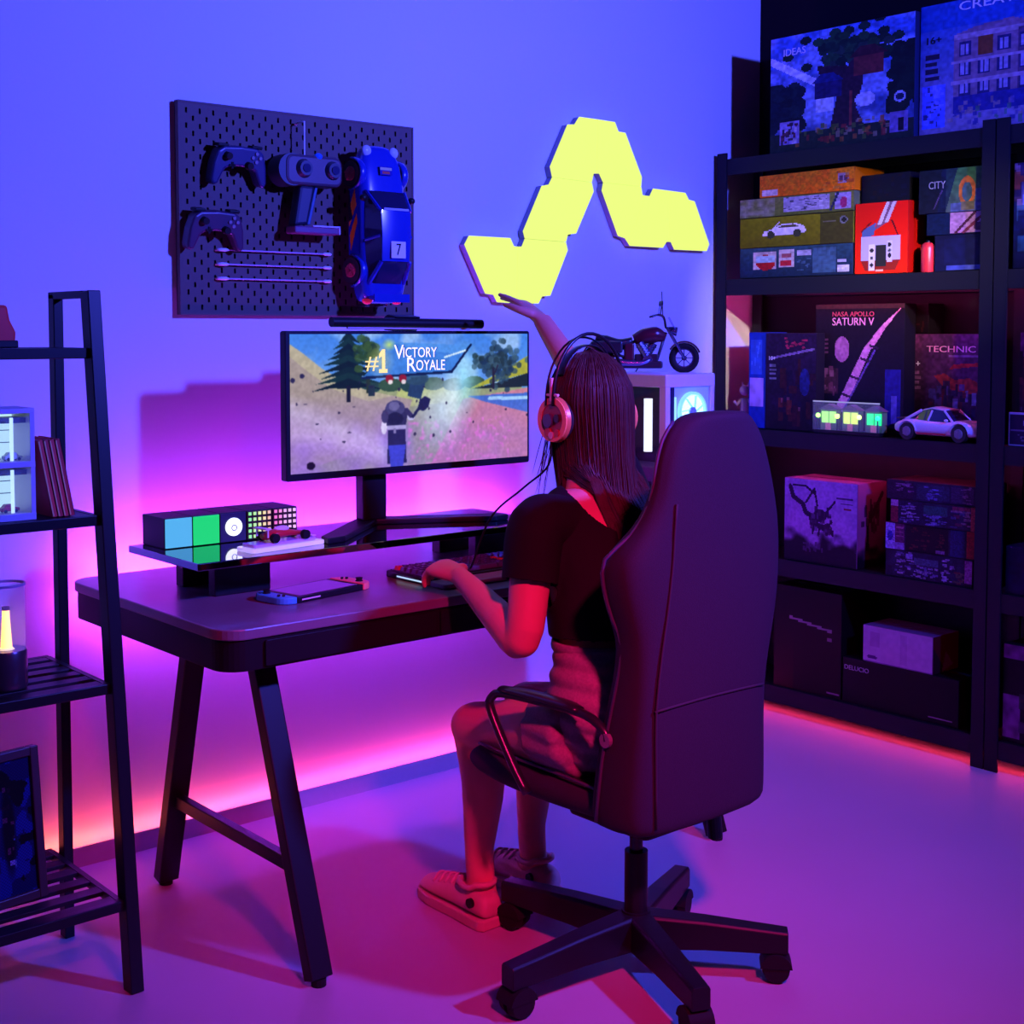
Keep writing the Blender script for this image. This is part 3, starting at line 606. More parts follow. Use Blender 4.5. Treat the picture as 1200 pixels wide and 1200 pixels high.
# ================================================================ YELLOW WALL LIGHT
yl = thing('wall_light', 'glowing yellow zigzag wall light of joined trapezoid panels', 'wall light', (3.19, 3.305, 1.74))
YM = mat('yellow_diffuser', (.06, .06, .02), .6, spec=.1, emit=(.80, .98, .17), es=1.07); YE = mat('light_edge', (.30, .30, .36), .4)
POL = [[(2.644, 1.642), (2.81, 1.642), (2.825, 1.617), (2.841, 1.616), (2.834, 1.436), (2.757, 1.439), (2.742, 1.462), (2.709, 1.465), (2.626, 1.614)],
[(2.841, 1.616), (2.859, 1.617), (2.872, 1.642), (3.049, 1.639), (3.057, 1.613), (2.98, 1.463), (2.944, 1.46), (2.929, 1.437), (2.834, 1.436)],
[(2.872, 1.642), (2.864, 1.665), (2.944, 1.814), (2.974, 1.82), (2.989, 1.844), (3.165, 1.84), (3.174, 1.811), (3.094, 1.668), (3.057, 1.663), (3.049, 1.639)],
[(2.989, 1.844), (2.979, 1.877), (3.056, 2.019), (3.087, 2.022), (3.108, 2.049), (3.189, 2.049), (3.187, 1.87), (3.173, 1.869), (3.165, 1.84)],
[(3.189, 2.049), (3.271, 2.048), (3.288, 2.018), (3.321, 2.017), (3.402, 1.874), (3.399, 1.842), (3.219, 1.843), (3.2, 1.871), (3.187, 1.87)],
[(3.219, 1.843), (3.399, 1.842), (3.406, 1.814), (3.423, 1.813), (3.335, 1.651), (3.323, 1.663), (3.29, 1.669), (3.212, 1.817)],
[(3.423, 1.813), (3.443, 1.813), (3.46, 1.84), (3.543, 1.838), (3.539, 1.66), (3.527, 1.659), (3.509, 1.638), (3.346, 1.638), (3.335, 1.651)],
[(3.543, 1.838), (3.622, 1.836), (3.64, 1.813), (3.671, 1.809), (3.751, 1.661), (3.738, 1.635), (3.569, 1.634), (3.551, 1.66), (3.539, 1.66)]]
for P in POL:
    c = np.mean(P, 0); k = 1 - .0008 / .09
    p2 = [tuple(c + (np.array(q) - c) * k) for q in P]; p3 = [tuple(c + (np.array(q) - c) * .965) for q in P]
    f = MB().prism(p2, XZ, (3.278, 3.303)).build('panel', YE, yl, True)
    MB().prism([tuple(c + (np.array(q) - c) * .995) for q in P], XZ, (3.274, 3.2782)).build('diffuser', YM, f, True)
# ================================================================ MOTORCYCLE on the tower
mc = thing('model_motorcycle', 'dark red and black model motorcycle parked on top of the computer tower', 'model motorcycle', (2.762, 2.66, 1.2345), (0, 0, -.75))
mc.scale = (.93, .93, .93)
MK = mat('moto_black', (.012, .012, .02), .35); MR = mat('moto_red', (.08, .006, .018), .3); MCH = mat('moto_chrome', (.25, .25, .42), .25, .9)
for x in (.130, -.125):
    r = .043
    w = MB().tube([(x + r * .84 * math.cos(a), 0, r + r * .84 * math.sin(a)) for a in np.linspace(0, 2 * PI, 25)[:-1]], (.0095, .0065), 10, up=(0, 1, 0), closed=True).build('tyre', RUB, mc, smooth=True)
    MB().cyl((x, -.004, r), (x, .004, r), r * .66, hole=r * .58, n=24).build('rim', MCH, w)
    for k in range(8):
        a = k * PI / 4
        MB().cyl((x, 0, r), (x + r * .62 * math.cos(a), 0, r + r * .62 * math.sin(a)), .0014, n=6).build('spoke', MCH, w)
    MB().cyl((x, -.010, r), (x, .010, r), .008, n=14).build('hub', MCH, w)
    fp = [(x + (r + .006) * math.cos(a), 0, r + (r + .006) * math.sin(a)) for a in (np.linspace(.35, 2.6, 12) if x > 0 else np.linspace(.5, 3.0, 12))]
    MB().tube(fp, [(.003, .013)] * 12, 10, up=(0, 1, 0)).build('mudguard', MR, mc, smooth=True)
MB().tube([(-.02, 0, .098), (.01, 0, .108), (.045, 0, .112), (.072, 0, .103)], [(.014, .016), (.025, .024), (.026, .025), (.012, .013)], 14, smooth=4).build('fuel_tank', MR, mc, smooth=True)
MB().tube([(-.135, 0, .104), (-.105, 0, .096), (-.065, 0, .088), (-.025, 0, .094)], [(.018, .010), (.024, .016), (.024, .013), (.017, .012)], 12, smooth=4).build('seat', MK, mc, smooth=True)
e = MB().box(-.018, .052, -.018, .018, .022, .055).build('engine', MK, mc, bevel=.004)
for s in (-1, 1):
    MB().cyl((.017, s * .015, .05), (.017 + s * .022, s * .015, .088), .0135, n=14).build('cylinder_head', MCH, e)
    for k in range(4): MB().cyl((.017 + s * .005 * k, s * .015, .056 + .007 * k), (.017 + s * .005 * k + s * .001, s * .015, .059 + .007 * k), .0165, n=14).build('cooling_fin', MCH, e)
    MB().cyl((.02, s * .018, .038), (.02, s * .024, .038), .015, n=18).build('engine_cover', MCH, e)
    MB().tube([(.03, s * .02, .04), (.0, s * .027, .028), (-.06, s * .028, .03), (-.165, s * .028, .036)], [.006, .008, .011, .012], 10, smooth=3).build('exhaust', MCH, mc, smooth=True)
    MB().cyl((.130, s * .013, .043), (.078, s * .013, .135), .0042, n=10).build('fork', MCH, mc)
    MB().tube([(.075, s * .006, .132), (.068, s * .012, .165), (.05, s * .045, .172), (.03, s * .058, .166)], .003, 8, smooth=3).build('handlebar', MK, mc)
    MB().tube([(.055, s * .035, .170), (.060, s * .042, .200)], .0018, 6).build('mirror_stalk', MK, mc)
    MB().ell((.060, s * .044, .206), .004, .012, .009).build('mirror', MK, mc, smooth=True)
    MB().box(-.150, -.055, s * .026 - .013, s * .026 + .013, .058, .094).build('pannier', MK, mc, bevel=.006)
    MB().tube([(-.125, s * .012, .043), (-.06, s * .012, .05), (.0, s * .01, .03)], .004, 8).build('swing_arm', MK, mc)
MB().tube([(.075, 0, .12), (.05, 0, .04), (-.03, 0, .022), (-.07, 0, .06), (-.02, 0, .092), (.07, 0, .112)], .005, 8).build('frame', MK, mc, smooth=True)
MB().cyl((.083, 0, .126), (.108, 0, .122), .011, .014, n=18).build('headlight', MCH, mc, smooth='edge')
MB().prism([(-.027, .130), (.027, .130), (.024, .165), (-.024, .165)], lambda u, v, w_: (.100 - (v - .13) * .5 + w_, u * 1.2, v), (0, .0015)).build('windscreen', mat('screen_violet', (.22, .18, .55), .15, alpha=.75), mc)
MB().cyl((.066, 0, .165), (.062, 0, .242), .0014, n=6).build('aerial', MK, mc)
MB().box(-.06, .065, -.026, .026, .012, .034).build('lower_fairing', MK, mc, bevel=.005)
MB().box(-.05, -.02, -.020, .020, .034, .088).build('side_cover', MR, mc, bevel=.006)
MB().cyl((0, .02, .022), (-.012, .045, .001), .002, n=6).build('side_stand', MK, mc)
# ================================================================ METAL SHELVING against the dark wall
SX, SD = 3.80, 4.045
RACK = mat('rack_black', (.008, .008, .014), .5, spec=.2)
LEVELS = (.098, .552, 1.003, 1.535, 1.965)
def rack(label, y0, y1):
    t = thing('metal_shelving', label, 'shelving', (3.92, (y0 + y1) / 2, 0))
    for x in (SX, SD - .04):
        for y in (y0, y1 - .042):
            p = MB().box(x, x + .008, y, y + .042, 0, 1.986)
            s = 1 if y == y0 else -1; ye = y if y == y0 else y + .042
            p.box(x + .008, x + .04, ye, ye + s * .004, 0, 1.986).build('post', RACK, t, True)
    for z in LEVELS:
        MB().box(SX + .004, SX + .022, y0 + .042, y1 - .042, z - .058, z - .001).box(SD - .022, SD - .004, y0 + .042, y1 - .042, z - .058, z - .001).build('beam', RACK, t, True)
        MB().box(SX + .010, SD - .006, y0 + .044, y1 - .044, z - .012, z).build('shelf_board', CARD, t, True)
    MB().box(SD, SD + .006, y0, y1, .1, 1.98).build('back_panel', CARD, t, True)
    return t
rack('tall black metal shelving full of boxes in the corner of the room', 2.193, 3.283)
rack('second black metal shelving unit cut off by the right edge of the photo', 1.15, 2.188)

TXW = mat('ink_white', (.75, .75, .8), .5); TXP = mat('ink_pink', (.80, .35, .55), .5); TXR = mat('ink_red', (.55, .06, .10), .5); TXO = mat('ink_ochre', (.6, .4, .15), .5)
def carton(label, y0, y1, z0, z1, col, art=None, words=(), xf=3.822, depth=.17, side=None, name='boxed_set', cat='box', group=None, flap=True):
    t = thing(name, label, cat, (xf + depth / 2, (y0 + y1) / 2, z0), (0, 0, 0), group)
    m = mat('card_%02d%02d%02d' % tuple(int(c * 99) for c in col), s2l(col), .5, spec=.2)
    MB().box(xf, xf + depth, y0, y1, z0, z1).build('carton', m, t, True, bevel=.0015)
    if flap and z1 - z0 > .05:
        MB().box(xf + depth * .5 - .012, xf + depth * .5 + .012, y0 + .004, y1 - .004, z1, z1 + .0004).build('tape', mat('tape_' + m.name, tuple(min(1, c * 1.3 + .01) for c in s2l(col)), .25), t, True)
    f = None
    if art: f = print_on('front_print', art, (xf - .0008, y1 - .001, z0 + .001), *AX['-x'], y1 - y0 - .002, z1 - z0 - .002, t)
    if side: print_on('red_lit_side_print', side, (xf + .001, y0 - .0008, z0 + .001), *AX['-y'], depth - .002, z1 - z0 - .002, t)
    for text, u, v, wd, ht, mm in words:
        lettering('lettering', text, (xf - .0014, y1 - u * (y1 - y0), z0 + v * (z1 - z0)), *AX['-x'], wd * (y1 - y0), ht * (z1 - z0), mm, f or t)
    return t
# ---- top shelf
A = Art(110, 96); A.vgrad((.20, .26, .45), (.25, .42, .78)); n = A.noise(8); A.put(np.clip((n - .4) * 3, 0, 1), (.62, .70, .90), .7)
A.line((-.02, .82), (.42, .50), .030, (.85, .90, 1), .9)
for _ in range(70): A.ell(random.uniform(-.05, .22), random.uniform(.2, .55), .05, .05, random.choice([(.05, .10, .16), (.07, .14, .18), (.04, .08, .12)]))
for _ in range(60): A.ell(random.uniform(.86, 1.05), random.uniform(.25, .75), .05, .05, random.choice([(.05, .12, .12), (.04, .09, .10)]))
for _ in range(90): A.ell(random.gauss(.56, .14), random.gauss(.80, .07), .04, .035, random.choice([(.06, .18, .14), (.10, .26, .16), (.05, .14, .12), (.12, .22, .2)]))
A.poly([(.44, .16), (.50, .5), (.36, .62), (.34, .70), (.56, .66), (.62, .75), (.68, .74), (.66, .48), (.62, .30), (.68, .14)], (.16, .09, .16))
A.rect(.60, .56, .80, .72, (.38, .16, .16)); A.poly([(.57, .72), (.83, .72), (.74, .80), (.64, .80)], (.24, .10, .14)); A.rect(.33, .42, .52, .55, (.12, .10, .32)); A.poly([(.30, .55), (.54, .55), (.46, .62), (.36, .62)], (.10, .14, .42))
A.rect(.34, .30, .46, .42, (.75, .78, .86)); A.ell(.68, .36, .07, .06, (.72, .76, .86)); A.rect(.57, .16, .59, .45, (.5, .2, .2))
A.vgrad((0, 0, 0), (0, 0, 0), 0); A.rect(0, 0, 1, .16, (.10, .16, .14)); A.bits(70, (.2, .05, .95, .2), [(.6, .35, .15), (.5, .15, .15), (.3, .4, .15), (.55, .5, .4)], .018)
A.rect(.07, .06, .22, .26, (.55, .50, .70)); A.bits(22, (.09, .08, .2, .24), [(.3, .1, .15), (.15, .1, .2), (.8, .75, .8)], .02)
A.ell(.91, .34, .04, .045, (.7, .75, .85)); A.ell(.91, .34, .026, .03, (.1, .15, .3)); A.rect(.85, .05, .96, .22, (.45, .40, .62)); A.rect(.90, .06, .94, .17, (.08, .06, .14)); A.speck(50, .22)
carton('large box printed with a huge tree and red tree house on the top shelf', 2.487, 3.062, 1.966, 2.36, (.10, .14, .25), A, [('IDEAS', .10, .83, .16, .06, TXW)], depth=.15)
A = Art(110, 100); A.vgrad((.58, .50, .62), (.14, .34, .66)); A.rect(0, .80, 1, 1, (.12, .32, .66))
bx = [(.55, .47, .55), (.46, .38, .48)]
A.poly([(.24, .2), (.24, .74), (.38, .78), (.62, .80), (.80, .74), (.80, .2)], (.52, .42, .50)); A.rect(.24, .70, .80, .74, (.66, .58, .64)); A.rect(.66, .2, .80, .72, (.34, .26, .38))
for u in (.27, .40, .53, .67):
    for v in (.27, .42, .57): A.rect(u, v, u + .085, v + .11, (.16, .16, .36)); A.rect(u + .015, v + .015, u + .07, v + .095, (.60, .58, .72)); A.rect(u + .038, v + .015, u + .047, v + .095, (.16, .16, .36))
A.rect(.40, .56, .50, .70, (.46, .26, .14)); A.rect(.22, .36, .82, .385, (.66, .58, .66)); A.rect(.22, .52, .82, .535, (.66, .58, .66))
A.rect(.24, .14, .78, .27, (.16, .18, .50)); A.bits(60, (.2, .05, .95, .22), [(.4, .35, .6), (.2, .2, .5), (.6, .5, .5), (.3, .5, .4)], .02)
A.rect(0.02, .05, .18, .38, (.34, .42, .90)); A.bits(30, (.04, .08, .16, .36), [(.15, .15, .4), (.5, .55, .95)], .02)
for k in range(4): A.rect(.04, .42 + k * .055, .14 - .01 * (k % 3), .45 + k * .055, (.12, .10, .22))
A.rect(.86, .45, .98, .75, (.6, .55, .7)); A.bits(20, (.87, .47, .97, .74), [(.25, .2, .35)], .02); A.bits(20, (.82, .1, 1, .3), [(.5, .25, .4), (.15, .3, .2)], .03); A.speck(50, .15)
carton('large box with a corner townhouse picture and CREATOR title on the top shelf', 1.98, 2.483, 1.966, 2.372, (.2, .3, .55), A, [('CREATOR', .27, .915, .55, .065, TXW), ('16+', .05, .70, .10, .055, CARD)], depth=.15, xf=3.845)
# ---- second shelf
def strip_art(w, h, c): return Art(w, h, c)
A = Art(80, 22, (.16, .30, .38)); A.vgrad((.08, .14, .24), (.14, .26, .34))
A.rect(.12, .28, .34, .86, (.72, .66, .68)); A.ell(.24, .5, .09, .26, (.65, .06, .10)); A.rect(.15, .52, .33, .72, (.62, .72, .80)); A.rect(.36, .30, .50, .90, (.72, .66, .70)); A.rect(.38, .38, .48, .56, (.70, .10, .18)); A.rect(.39, .62, .47, .78, (.6, .3, .36)); A.rect(.52, .66, .65, .86, (.62, .60, .72))
A.rect(.66, .1, .86, .9, (.22, .34, .46)); A.rect(.88, .1, .98, .3, (.80, .78, .86)); A.rect(.88, .42, .95, .5, (.7, .7, .8)); A.bits(14, (.53, .2, .64, .6), [(.25, .36, .46)], .02); A.speck(14, .2)
carton('flat dark blue box with red van photos, lowest of the left stack', 2.711, 3.191, 1.537, 1.642, (.10, .16, .26), A)
A = Art(90, 24); A.vgrad((.36, .34, .03), (.46, .46, .04)); A.put((A.U > .72) * 1., (.14, .14, .10), .6)
wc = (.88, .84, .90)
A.poly([(.21, .36), (.22, .52), (.30, .60), (.38, .74), (.50, .76), (.57, .66), (.60, .54), (.59, .40)], wc); A.poly([(.35, .62), (.39, .72), (.49, .73), (.54, .62)], (.3, .28, .2)); A.ell(.285, .40, .035, .13, (.2, .2, .18)); A.ell(.52, .42, .035, .13, (.2, .2, .18)); A.line((.30, .60), (.36, .80), .02, wc)
A.ell(.92, .75, .035, .12, (.42, .44, .46)); A.ell(.92, .75, .02, .08, (.12, .12, .12)); A.rect(.75, .70, .86, .76, (.4, .4, .32)); A.speck(12, .12)
carton('olive green box with a white convertible picture in the left stack', 2.709, 3.192, 1.643, 1.747, (.40, .40, .04), A)
A = Art(90, 18); A.vgrad((.34, .38, .16), (.44, .46, .22)); A.put((A.U < .32) * np.clip(A.noise(4) * 1.4 - .2, 0, 1), (.62, .60, .58), .7)
A.rect(.40, .18, .80, .92, (.62, .58, .70)); A.bits(46, (.41, .2, .79, .9), [(.3, .28, .36), (.75, .72, .78), (.22, .2, .28)], .025); A.rect(.84, .1, .98, .92, (.58, .52, .72)); A.ell(.92, .45, .03, .3, (.6, .15, .4)); A.line((.81, .1), (.87, .95), .05, (.12, .14, .3)); A.speck(12, .15)
carton('slim grey green box of printed figures beneath the orange box', 2.709, 3.193, 1.749, 1.815, (.30, .34, .26), A)
A = Art(80, 18); A.vgrad((.88, .44, .02), (.90, .52, .04)); A.put(np.clip(A.noise(5) * 1.6 - .5, 0, 1), (.95, .34, .02), .6); A.rect(.03, .05, .2, .36, (.85, .75, .72)); A.rect(.84, .35, .95, .75, (.62, .50, .56)); A.ell(.87, .55, .02, .14, (.3, .2, .3)); A.ell(.92, .55, .02, .14, (.3, .2, .3)); A.bits(12, (.6, .1, .98, .9), [(.7, .3, .1), (.8, .5, .2)], .05); A.speck(14, .15)
carton('orange box on top of the left stack of flat boxes', 2.709, 3.105, 1.816, 1.893, (.80, .40, .02), A)
A = Art(60, 70, (.9, .10, .03)); A.vgrad((.92, .14, .03), (.86, .06, .02)); A.poly([(.36, .60), (.60, 1), (.80, 1), (.62, .72)], (.45, .32, .42)); A.poly([(.42, .68), (.60, 1), (.66, 1), (.50, .68)], (.80, .74, .80)); A.poly([(.56, .72), (.72, 1), (.78, 1), (.64, .72)], (.75, .70, .78))
A.poly([(.14, .52), (.14, .62), (.40, .72), (.36, .54)], (.30, .38, .58)); A.line((.70, .74), (.86, .46), .012, (.35, .05, .08)); A.line((.30, .72), (.12, .60), .012, (.45, .06, .08)); A.rect(.12, .18, .86, .53, (.72, .68, .86)); A.poly([(.12, .18), (.2, .05), (.78, .05), (.86, .18)], (.55, .14, .10))
A.rect(.26, .05, .39, .42, (.86, .84, .90)); A.rect(.40, .10, .60, .40, (.16, .16, .16)); A.rect(.61, .16, .72, .46, (.80, .78, .90))
for u, v in ((.325, .33), (.325, .12), (.665, .40), (.665, .25)): A.ell(u, v, .035, .03, (.15, .14, .16))
A.ell(.325, .22, .03, .025, (.3, .3, .32)); A.ell(.665, .32, .03, .025, (.3, .3, .32)); A.rect(.40, .03, .55, .05, (.9, .7, .6))
carton('bright red box picturing a game console, standing right of the stacked flat boxes', 2.502, 2.703, 1.536, 1.768, (.62, .03, .02), A, depth=.10)
A = Art(50, 24, (.05, .05, .10)); A.bits(26, (0, 0, 1, 1), [(.12, .06, .06), (.06, .06, .16), (.04, .08, .10)], .06)
carton('dark box lying behind on top of the bright red box', 2.515, 2.700, 1.770, 1.862, (.04, .04, .08), A, xf=3.85, depth=.14)
A = Art(80, 46); A.vgrad((.24, .30, .30), (.22, .42, .22)); A.put((A.U < .42) * 1., (.05, .06, .12), .9); A.poly([(.42, 0), (.60, 1), (.36, 1), (.30, 0)], (.06, .10, .22), .7); A.ell(.75, .46, .13, .34, (.66, .36, .14)); A.ell(.75, .44, .08, .22, (.22, .32, .36)); A.rect(.5, 0, 1, .2, (.30, .34, .58), .7); A.rect(.66, .02, .86, .22, (.36, .34, .26)); A.rect(.88, .1, 1, .5, (.30, .36, .60), .6); A.line((.24, .1), (.36, .5), .02, (.25, .2, .35)); A.speck(14, .25)
carton('greenish box with a CITY title leaning at the top right of the second shelf', 2.243, 2.470, 1.719, 1.855, (.08, .12, .18), A, [('CITY', .16, .56, .26, .17, mat('ink_grey', (.30, .30, .36), .5))], xf=3.83)
A = Art(50, 26, (.05, .10, .22)); A.rect(.42, .05, 1, 1, (.62, .46, .62)); A.line((.52, .05), (.85, .95), .05, (.26, .10, .18)); A.line((.66, .05), (.98, .8), .06, (.40, .14, .22)); A.ell(.92, .3, .08, .2, (.3, .18, .3)); A.speck(12, .2)
carton('box with a pink photo panel below the CITY box', 2.243, 2.440, 1.650, 1.718, (.05, .09, .20), A, xf=3.83)
A = Art(40, 40, (.07, .08, .20)); A.rect(.25, .02, 1, .16, (.26, .30, .66)); A.rect(.2, .16, .9, .9, (.08, .09, .24)); A.speck(10, .2)
carton('navy box at the bottom right of the second shelf beside the red cylinder', 2.243, 2.410, 1.536, 1.649, (.06, .07, .18), A, xf=3.83)
t = thing('red_canister', 'small red rounded canister standing left of the navy box', 'canister', (3.835, 2.437, 1.5354))
MB().lathe([(.020, 0), (.0215, .004), (.0215, .075), (.018, .088), (.010, .094)], (0, 0, 0), 20).build('body', REDP, t, smooth='edge'); MB().lathe([(.006, .094), (.006, .100)], (0, 0, 0), 12).build('cap', BPL, t)
# ---- third shelf
t = carton('narrow blue box with a white label at the left of the third shelf', 3.071, 3.145, 1.005, 1.345, (.05, .14, .50), None, flap=False, depth=.12)
A = Art(20, 80, (.06, .18, .62)); A.rect(.12, .56, .8, .92, (.16, .30, .74)); A.rect(.05, .22, .92, .52, (.62, .52, .86)); A.bits(10, (.15, .6, .75, .9), [(.3, .45, .85)], .03); A.speck(20, .12)
print_on('front_print', A, (3.8212, 3.144, 1.006), *AX['-x'], .072, .338, t)
A = Art(70, 100); A.vgrad((.05, .04, .09), (.14, .07, .20)); A.put(np.clip(A.noise(6) * 1.5 - .6, 0, 1), (.16, .08, .24), .6)
A.line((.1, .74), (.95, .84), .012, (.45, .35, .6)); A.bits(24, (.3, .1, .95, .65), [(.16, .05, .10), (.10, .05, .14), (.22, .08, .08), (.06, .05, .16)], .08); A.ell(.78, .5, .10, .14, (.10, .12, .40)); A.bits(6, (.25, .2, .8, .34), [(.45, .25, .35), (.34, .12, .10)], .05)
for k in range(4): A.rect(.07, .52 + k * .045, .22 - .02 * (k % 2), .54 + k * .045, (.42, .40, .52))
for _ in range(16): A.ell(random.uniform(.4, .8), random.uniform(.84, .95), .035, .012, (.55, .12, .26))
A.speck(40, .25)
carton('dark purple box with red script on the third shelf beside the narrow blue box', 2.852, 3.069, 1.005, 1.342, (.08, .05, .12), A, [('10+', .07, .72, .13, .04, TXW)], depth=.046)
A = Art(100, 120, (.05, .03, .08)); A.vgrad((.04, .04, .14), (.10, .06, .10)); A.rect(0, .97, 1, 1, (.24, .14, .16))
pk = (.74, .45, .72)
A.ell(.31, .65, .085, .10, (.60, .34, .60)); A.ell(.29, .67, .05, .06, (.66, .40, .66), .6)
A.poly([(.22, .16), (.34, .16), (.64, .66), (.56, .66)], pk); A.poly([(.56, .66), (.66, .66), (.80, .82), (.76, .84)], (.78, .46, .70)); A.poly([(.76, .84), (.80, .82), (.965, .97)], (.82, .52, .72)); A.line((.34, .18), (.68, .64), .008, (.36, .24, .60))
for a, b in ((.32, .30), (.42, .44), (.53, .58), (.63, .68)): A.line((a, b), (a + .085, b - .02), .010, (.20, .10, .24))
A.rect(.03, .30, .27, .50, (.22, .12, .18)); A.bits(16, (.04, .3, .26, .5), [(.40, .2, .3), (.12, .06, .12), (.5, .3, .4)], .03)
for k in range(4): A.rect(.03, .62 + k * .032, .15, .636 + k * .032, (.38, .22, .34))
A.rect(.80, .05, .97, .50, (.12, .10, .48)); A.rect(.87, .08, .93, .3, (.35, .3, .7)); A.speck(60, .15)
carton('tall dark box with a rocket and SATURN V title on the third shelf', 2.540, 2.893, 1.006, 1.440, (.06, .04, .08), A, [('NASA APOLLO', .20, .905, .47, .036, TXR), ('SATURN V', .20, .835, .47, .060, TXP)], xf=3.87, depth=.064)
A = Art(60, 30, (.07, .03, .05)); A.bits(16, (0, 0, 1, 1), [(.2, .06, .08), (.05, .03, .06)], .1)
carton('low dark box peeping out behind the rocket box', 2.50, 2.59, 1.342, 1.440, (.06, .03, .06), A, xf=3.945, depth=.09)
A = Art(90, 100); A.vgrad((.10, .06, .12), (.36, .16, .34)); A.put(np.clip(A.noise(8) * 1.5 - .5, 0, 1), (.16, .08, .18), .7)
A.poly([(.36, .60), (.50, .62), (.62, .56), (.8, .58), (1, .50), (1, .40), (.5, .48)], (.48, .14, .12)); A.poly([(.55, .66), (.95, .70), (.95, .73), (.6, .71)], (.55, .12, .12)); A.rect(.9, .3, 1, .58, (.52, .14, .10))
A.bits(60, (.3, .12, 1, .5), [(.10, .10, .22), (.22, .2, .4), (.4, .38, .55), (.05, .05, .1), (.3, .08, .1)], .045)
for k in range(4): A.rect(.05, .46 + k * .05, .2 - .02 * (k % 2), .485 + k * .05, (.45, .28, .42))
A.rect(.55, .78, .98, .80, (.45, .3, .5)); A.speck(40, .3)
carton('maroon box with a red racing machine and TECHNIC title on the third shelf', 2.285, 2.579, 1.005, 1.340, (.20, .09, .18), A, [('TECHNIC', .27, .825, .60, .060, TXP), ('11+', .05, .68, .14, .06, TXW)], xf=3.937, depth=.10)
# ---- glowing terrarium
tr = thing('lit_diorama', 'small lit model street glowing green and yellow before the rocket box', 'model', (3.835, 2.72, 1.003))
MB().box(3.8105, 3.852, 2.588, 2.852, 1.0034, 1.016).build('base', BPL, tr, True, bevel=.002)
for q, cg in ((2.80, (.35, 1, .12)), (2.712, (.62, .95, .10)), (2.62, (.0, .9, .22))):
    h = MB(); h.box(3.822, 3.85, q - .032, q + .032, 1.016, 1.085); h.build('house', mat('house_%d' % (q * 1000), (.20, .30, .10), .5), tr, True)
    MB().prism([(q - .038, 1.085), (q + .038, 1.085), (q, 1.104)], YZ, (3.818, 3.852)).build('roof', mat('roof_dim', (.14, .10, .12), .5), tr, True)
    for a in (-.018, .012): MB().box(3.8195, 3.8225, q + a - .012, q + a + .013, 1.040, 1.078).build('lit_window', mat('win_%d' % (q * 1000), (.2, .2, .1), .4, emit=cg, es=1.5), tr, True)
    MB().box(3.8195, 3.8225, q - .010, q + .010, 1.016, 1.040).build('door', mat('door_pink', (.5, .15, .2), .4, emit=(.8, .25, .2), es=.25), tr, True)
for q, cg in ((2.835, (.3, 1, .1)), (2.757, (.7, 1, .1)), (2.67, (.5, .9, .15)), (2.598, (.0, 1, .25))):
    p = MB().cyl((3.812, q, 1.016), (3.812, q, 1.06), .0022, n=8).build('lamp_post', BPL, tr, True)
    MB().ell((3.812, q, 1.064), .008, n=12, m=8).build('globe', mat('globe_%d' % (q * 1000), (.3, .4, .1), .4, emit=cg, es=4.5), p, True, smooth=True)
MB().box(3.8055, 3.8065, 2.588, 2.852, 1.016, 1.112).build('glass_front', mat('case_glass', (.8, .9, .8), .05, alpha=.10), tr, True)
MB().bar((3.807, 2.588, 1.112), (3.807, 2.852, 1.112), .004, .004).bar((3.807, 2.852, 1.016), (3.807, 2.852, 1.112), .004, .004).bar((3.807, 2.588, 1.016), (3.807, 2.588, 1.112), .004, .004).build('case_edge', mat('edge_lit_pale', (.5, .6, .45), .3, emit=(.30, .38, .22), es=.5), tr, True)  # edges given a faint glow in place of light caught from the street
# ---- white sports car
wc_ = thing('white_sports_car', 'white model sports car with black wheels parked on the third shelf', 'model car', (3.866, 2.388, 1.0036), (0, 0, -PI / 2))
wc_.scale = (.93, .93, .97)
WB = mat('car_white', (.72, .68, .74), .25, coat=.4)
st = [(.166, .050, .022, .038, .046), (.152, .064, .016, .044, .058), (.12, .070, .014, .052, .067), (.06, .071, .014, .054, .068), (0, .070, .014, .056, .068), (-.06, .071, .014, .058, .071), (-.11, .073, .016, .058, .070), (-.150, .066, .020, .050, .060), (-.166, .052, .026, .042, .050)]
cabin = [(.068, .056, .062, .050, .066), (.030, .060, .062, .046, .098), (-.02, .061, .064, .046, .104), (-.06, .058, .066, .042, .096), (-.10, .050, .066, .036, .080), (-.135, .040, .058, .028, .062)]
loft_car(wc_, st, cabin, .073, (.100, -.098), WB, RG, WB, mat('car_tyre', (.01, .01, .012), .6), GRY, .028, .022, True)
MB().box(-.155, -.125, -.05, .05, .066, .070).build('tail_wing', mat('wing_black', (.02, .02, .02), .4), wc_)
for s in (-1, 1): MB().ell((.142, s * .048, .044), .010, .012, .010).build('headlamp', mat('lamp_pinkish', (.6, .25, .3), .15), wc_, smooth=True); MB().ell((.05, s * .07, .068), .007, .008, .005).build('mirror', WB, wc_, smooth=True)
MB().box(-.06, .05, -.0735, -.0715, .020, .026).build('side_stripe', REDP, wc_)
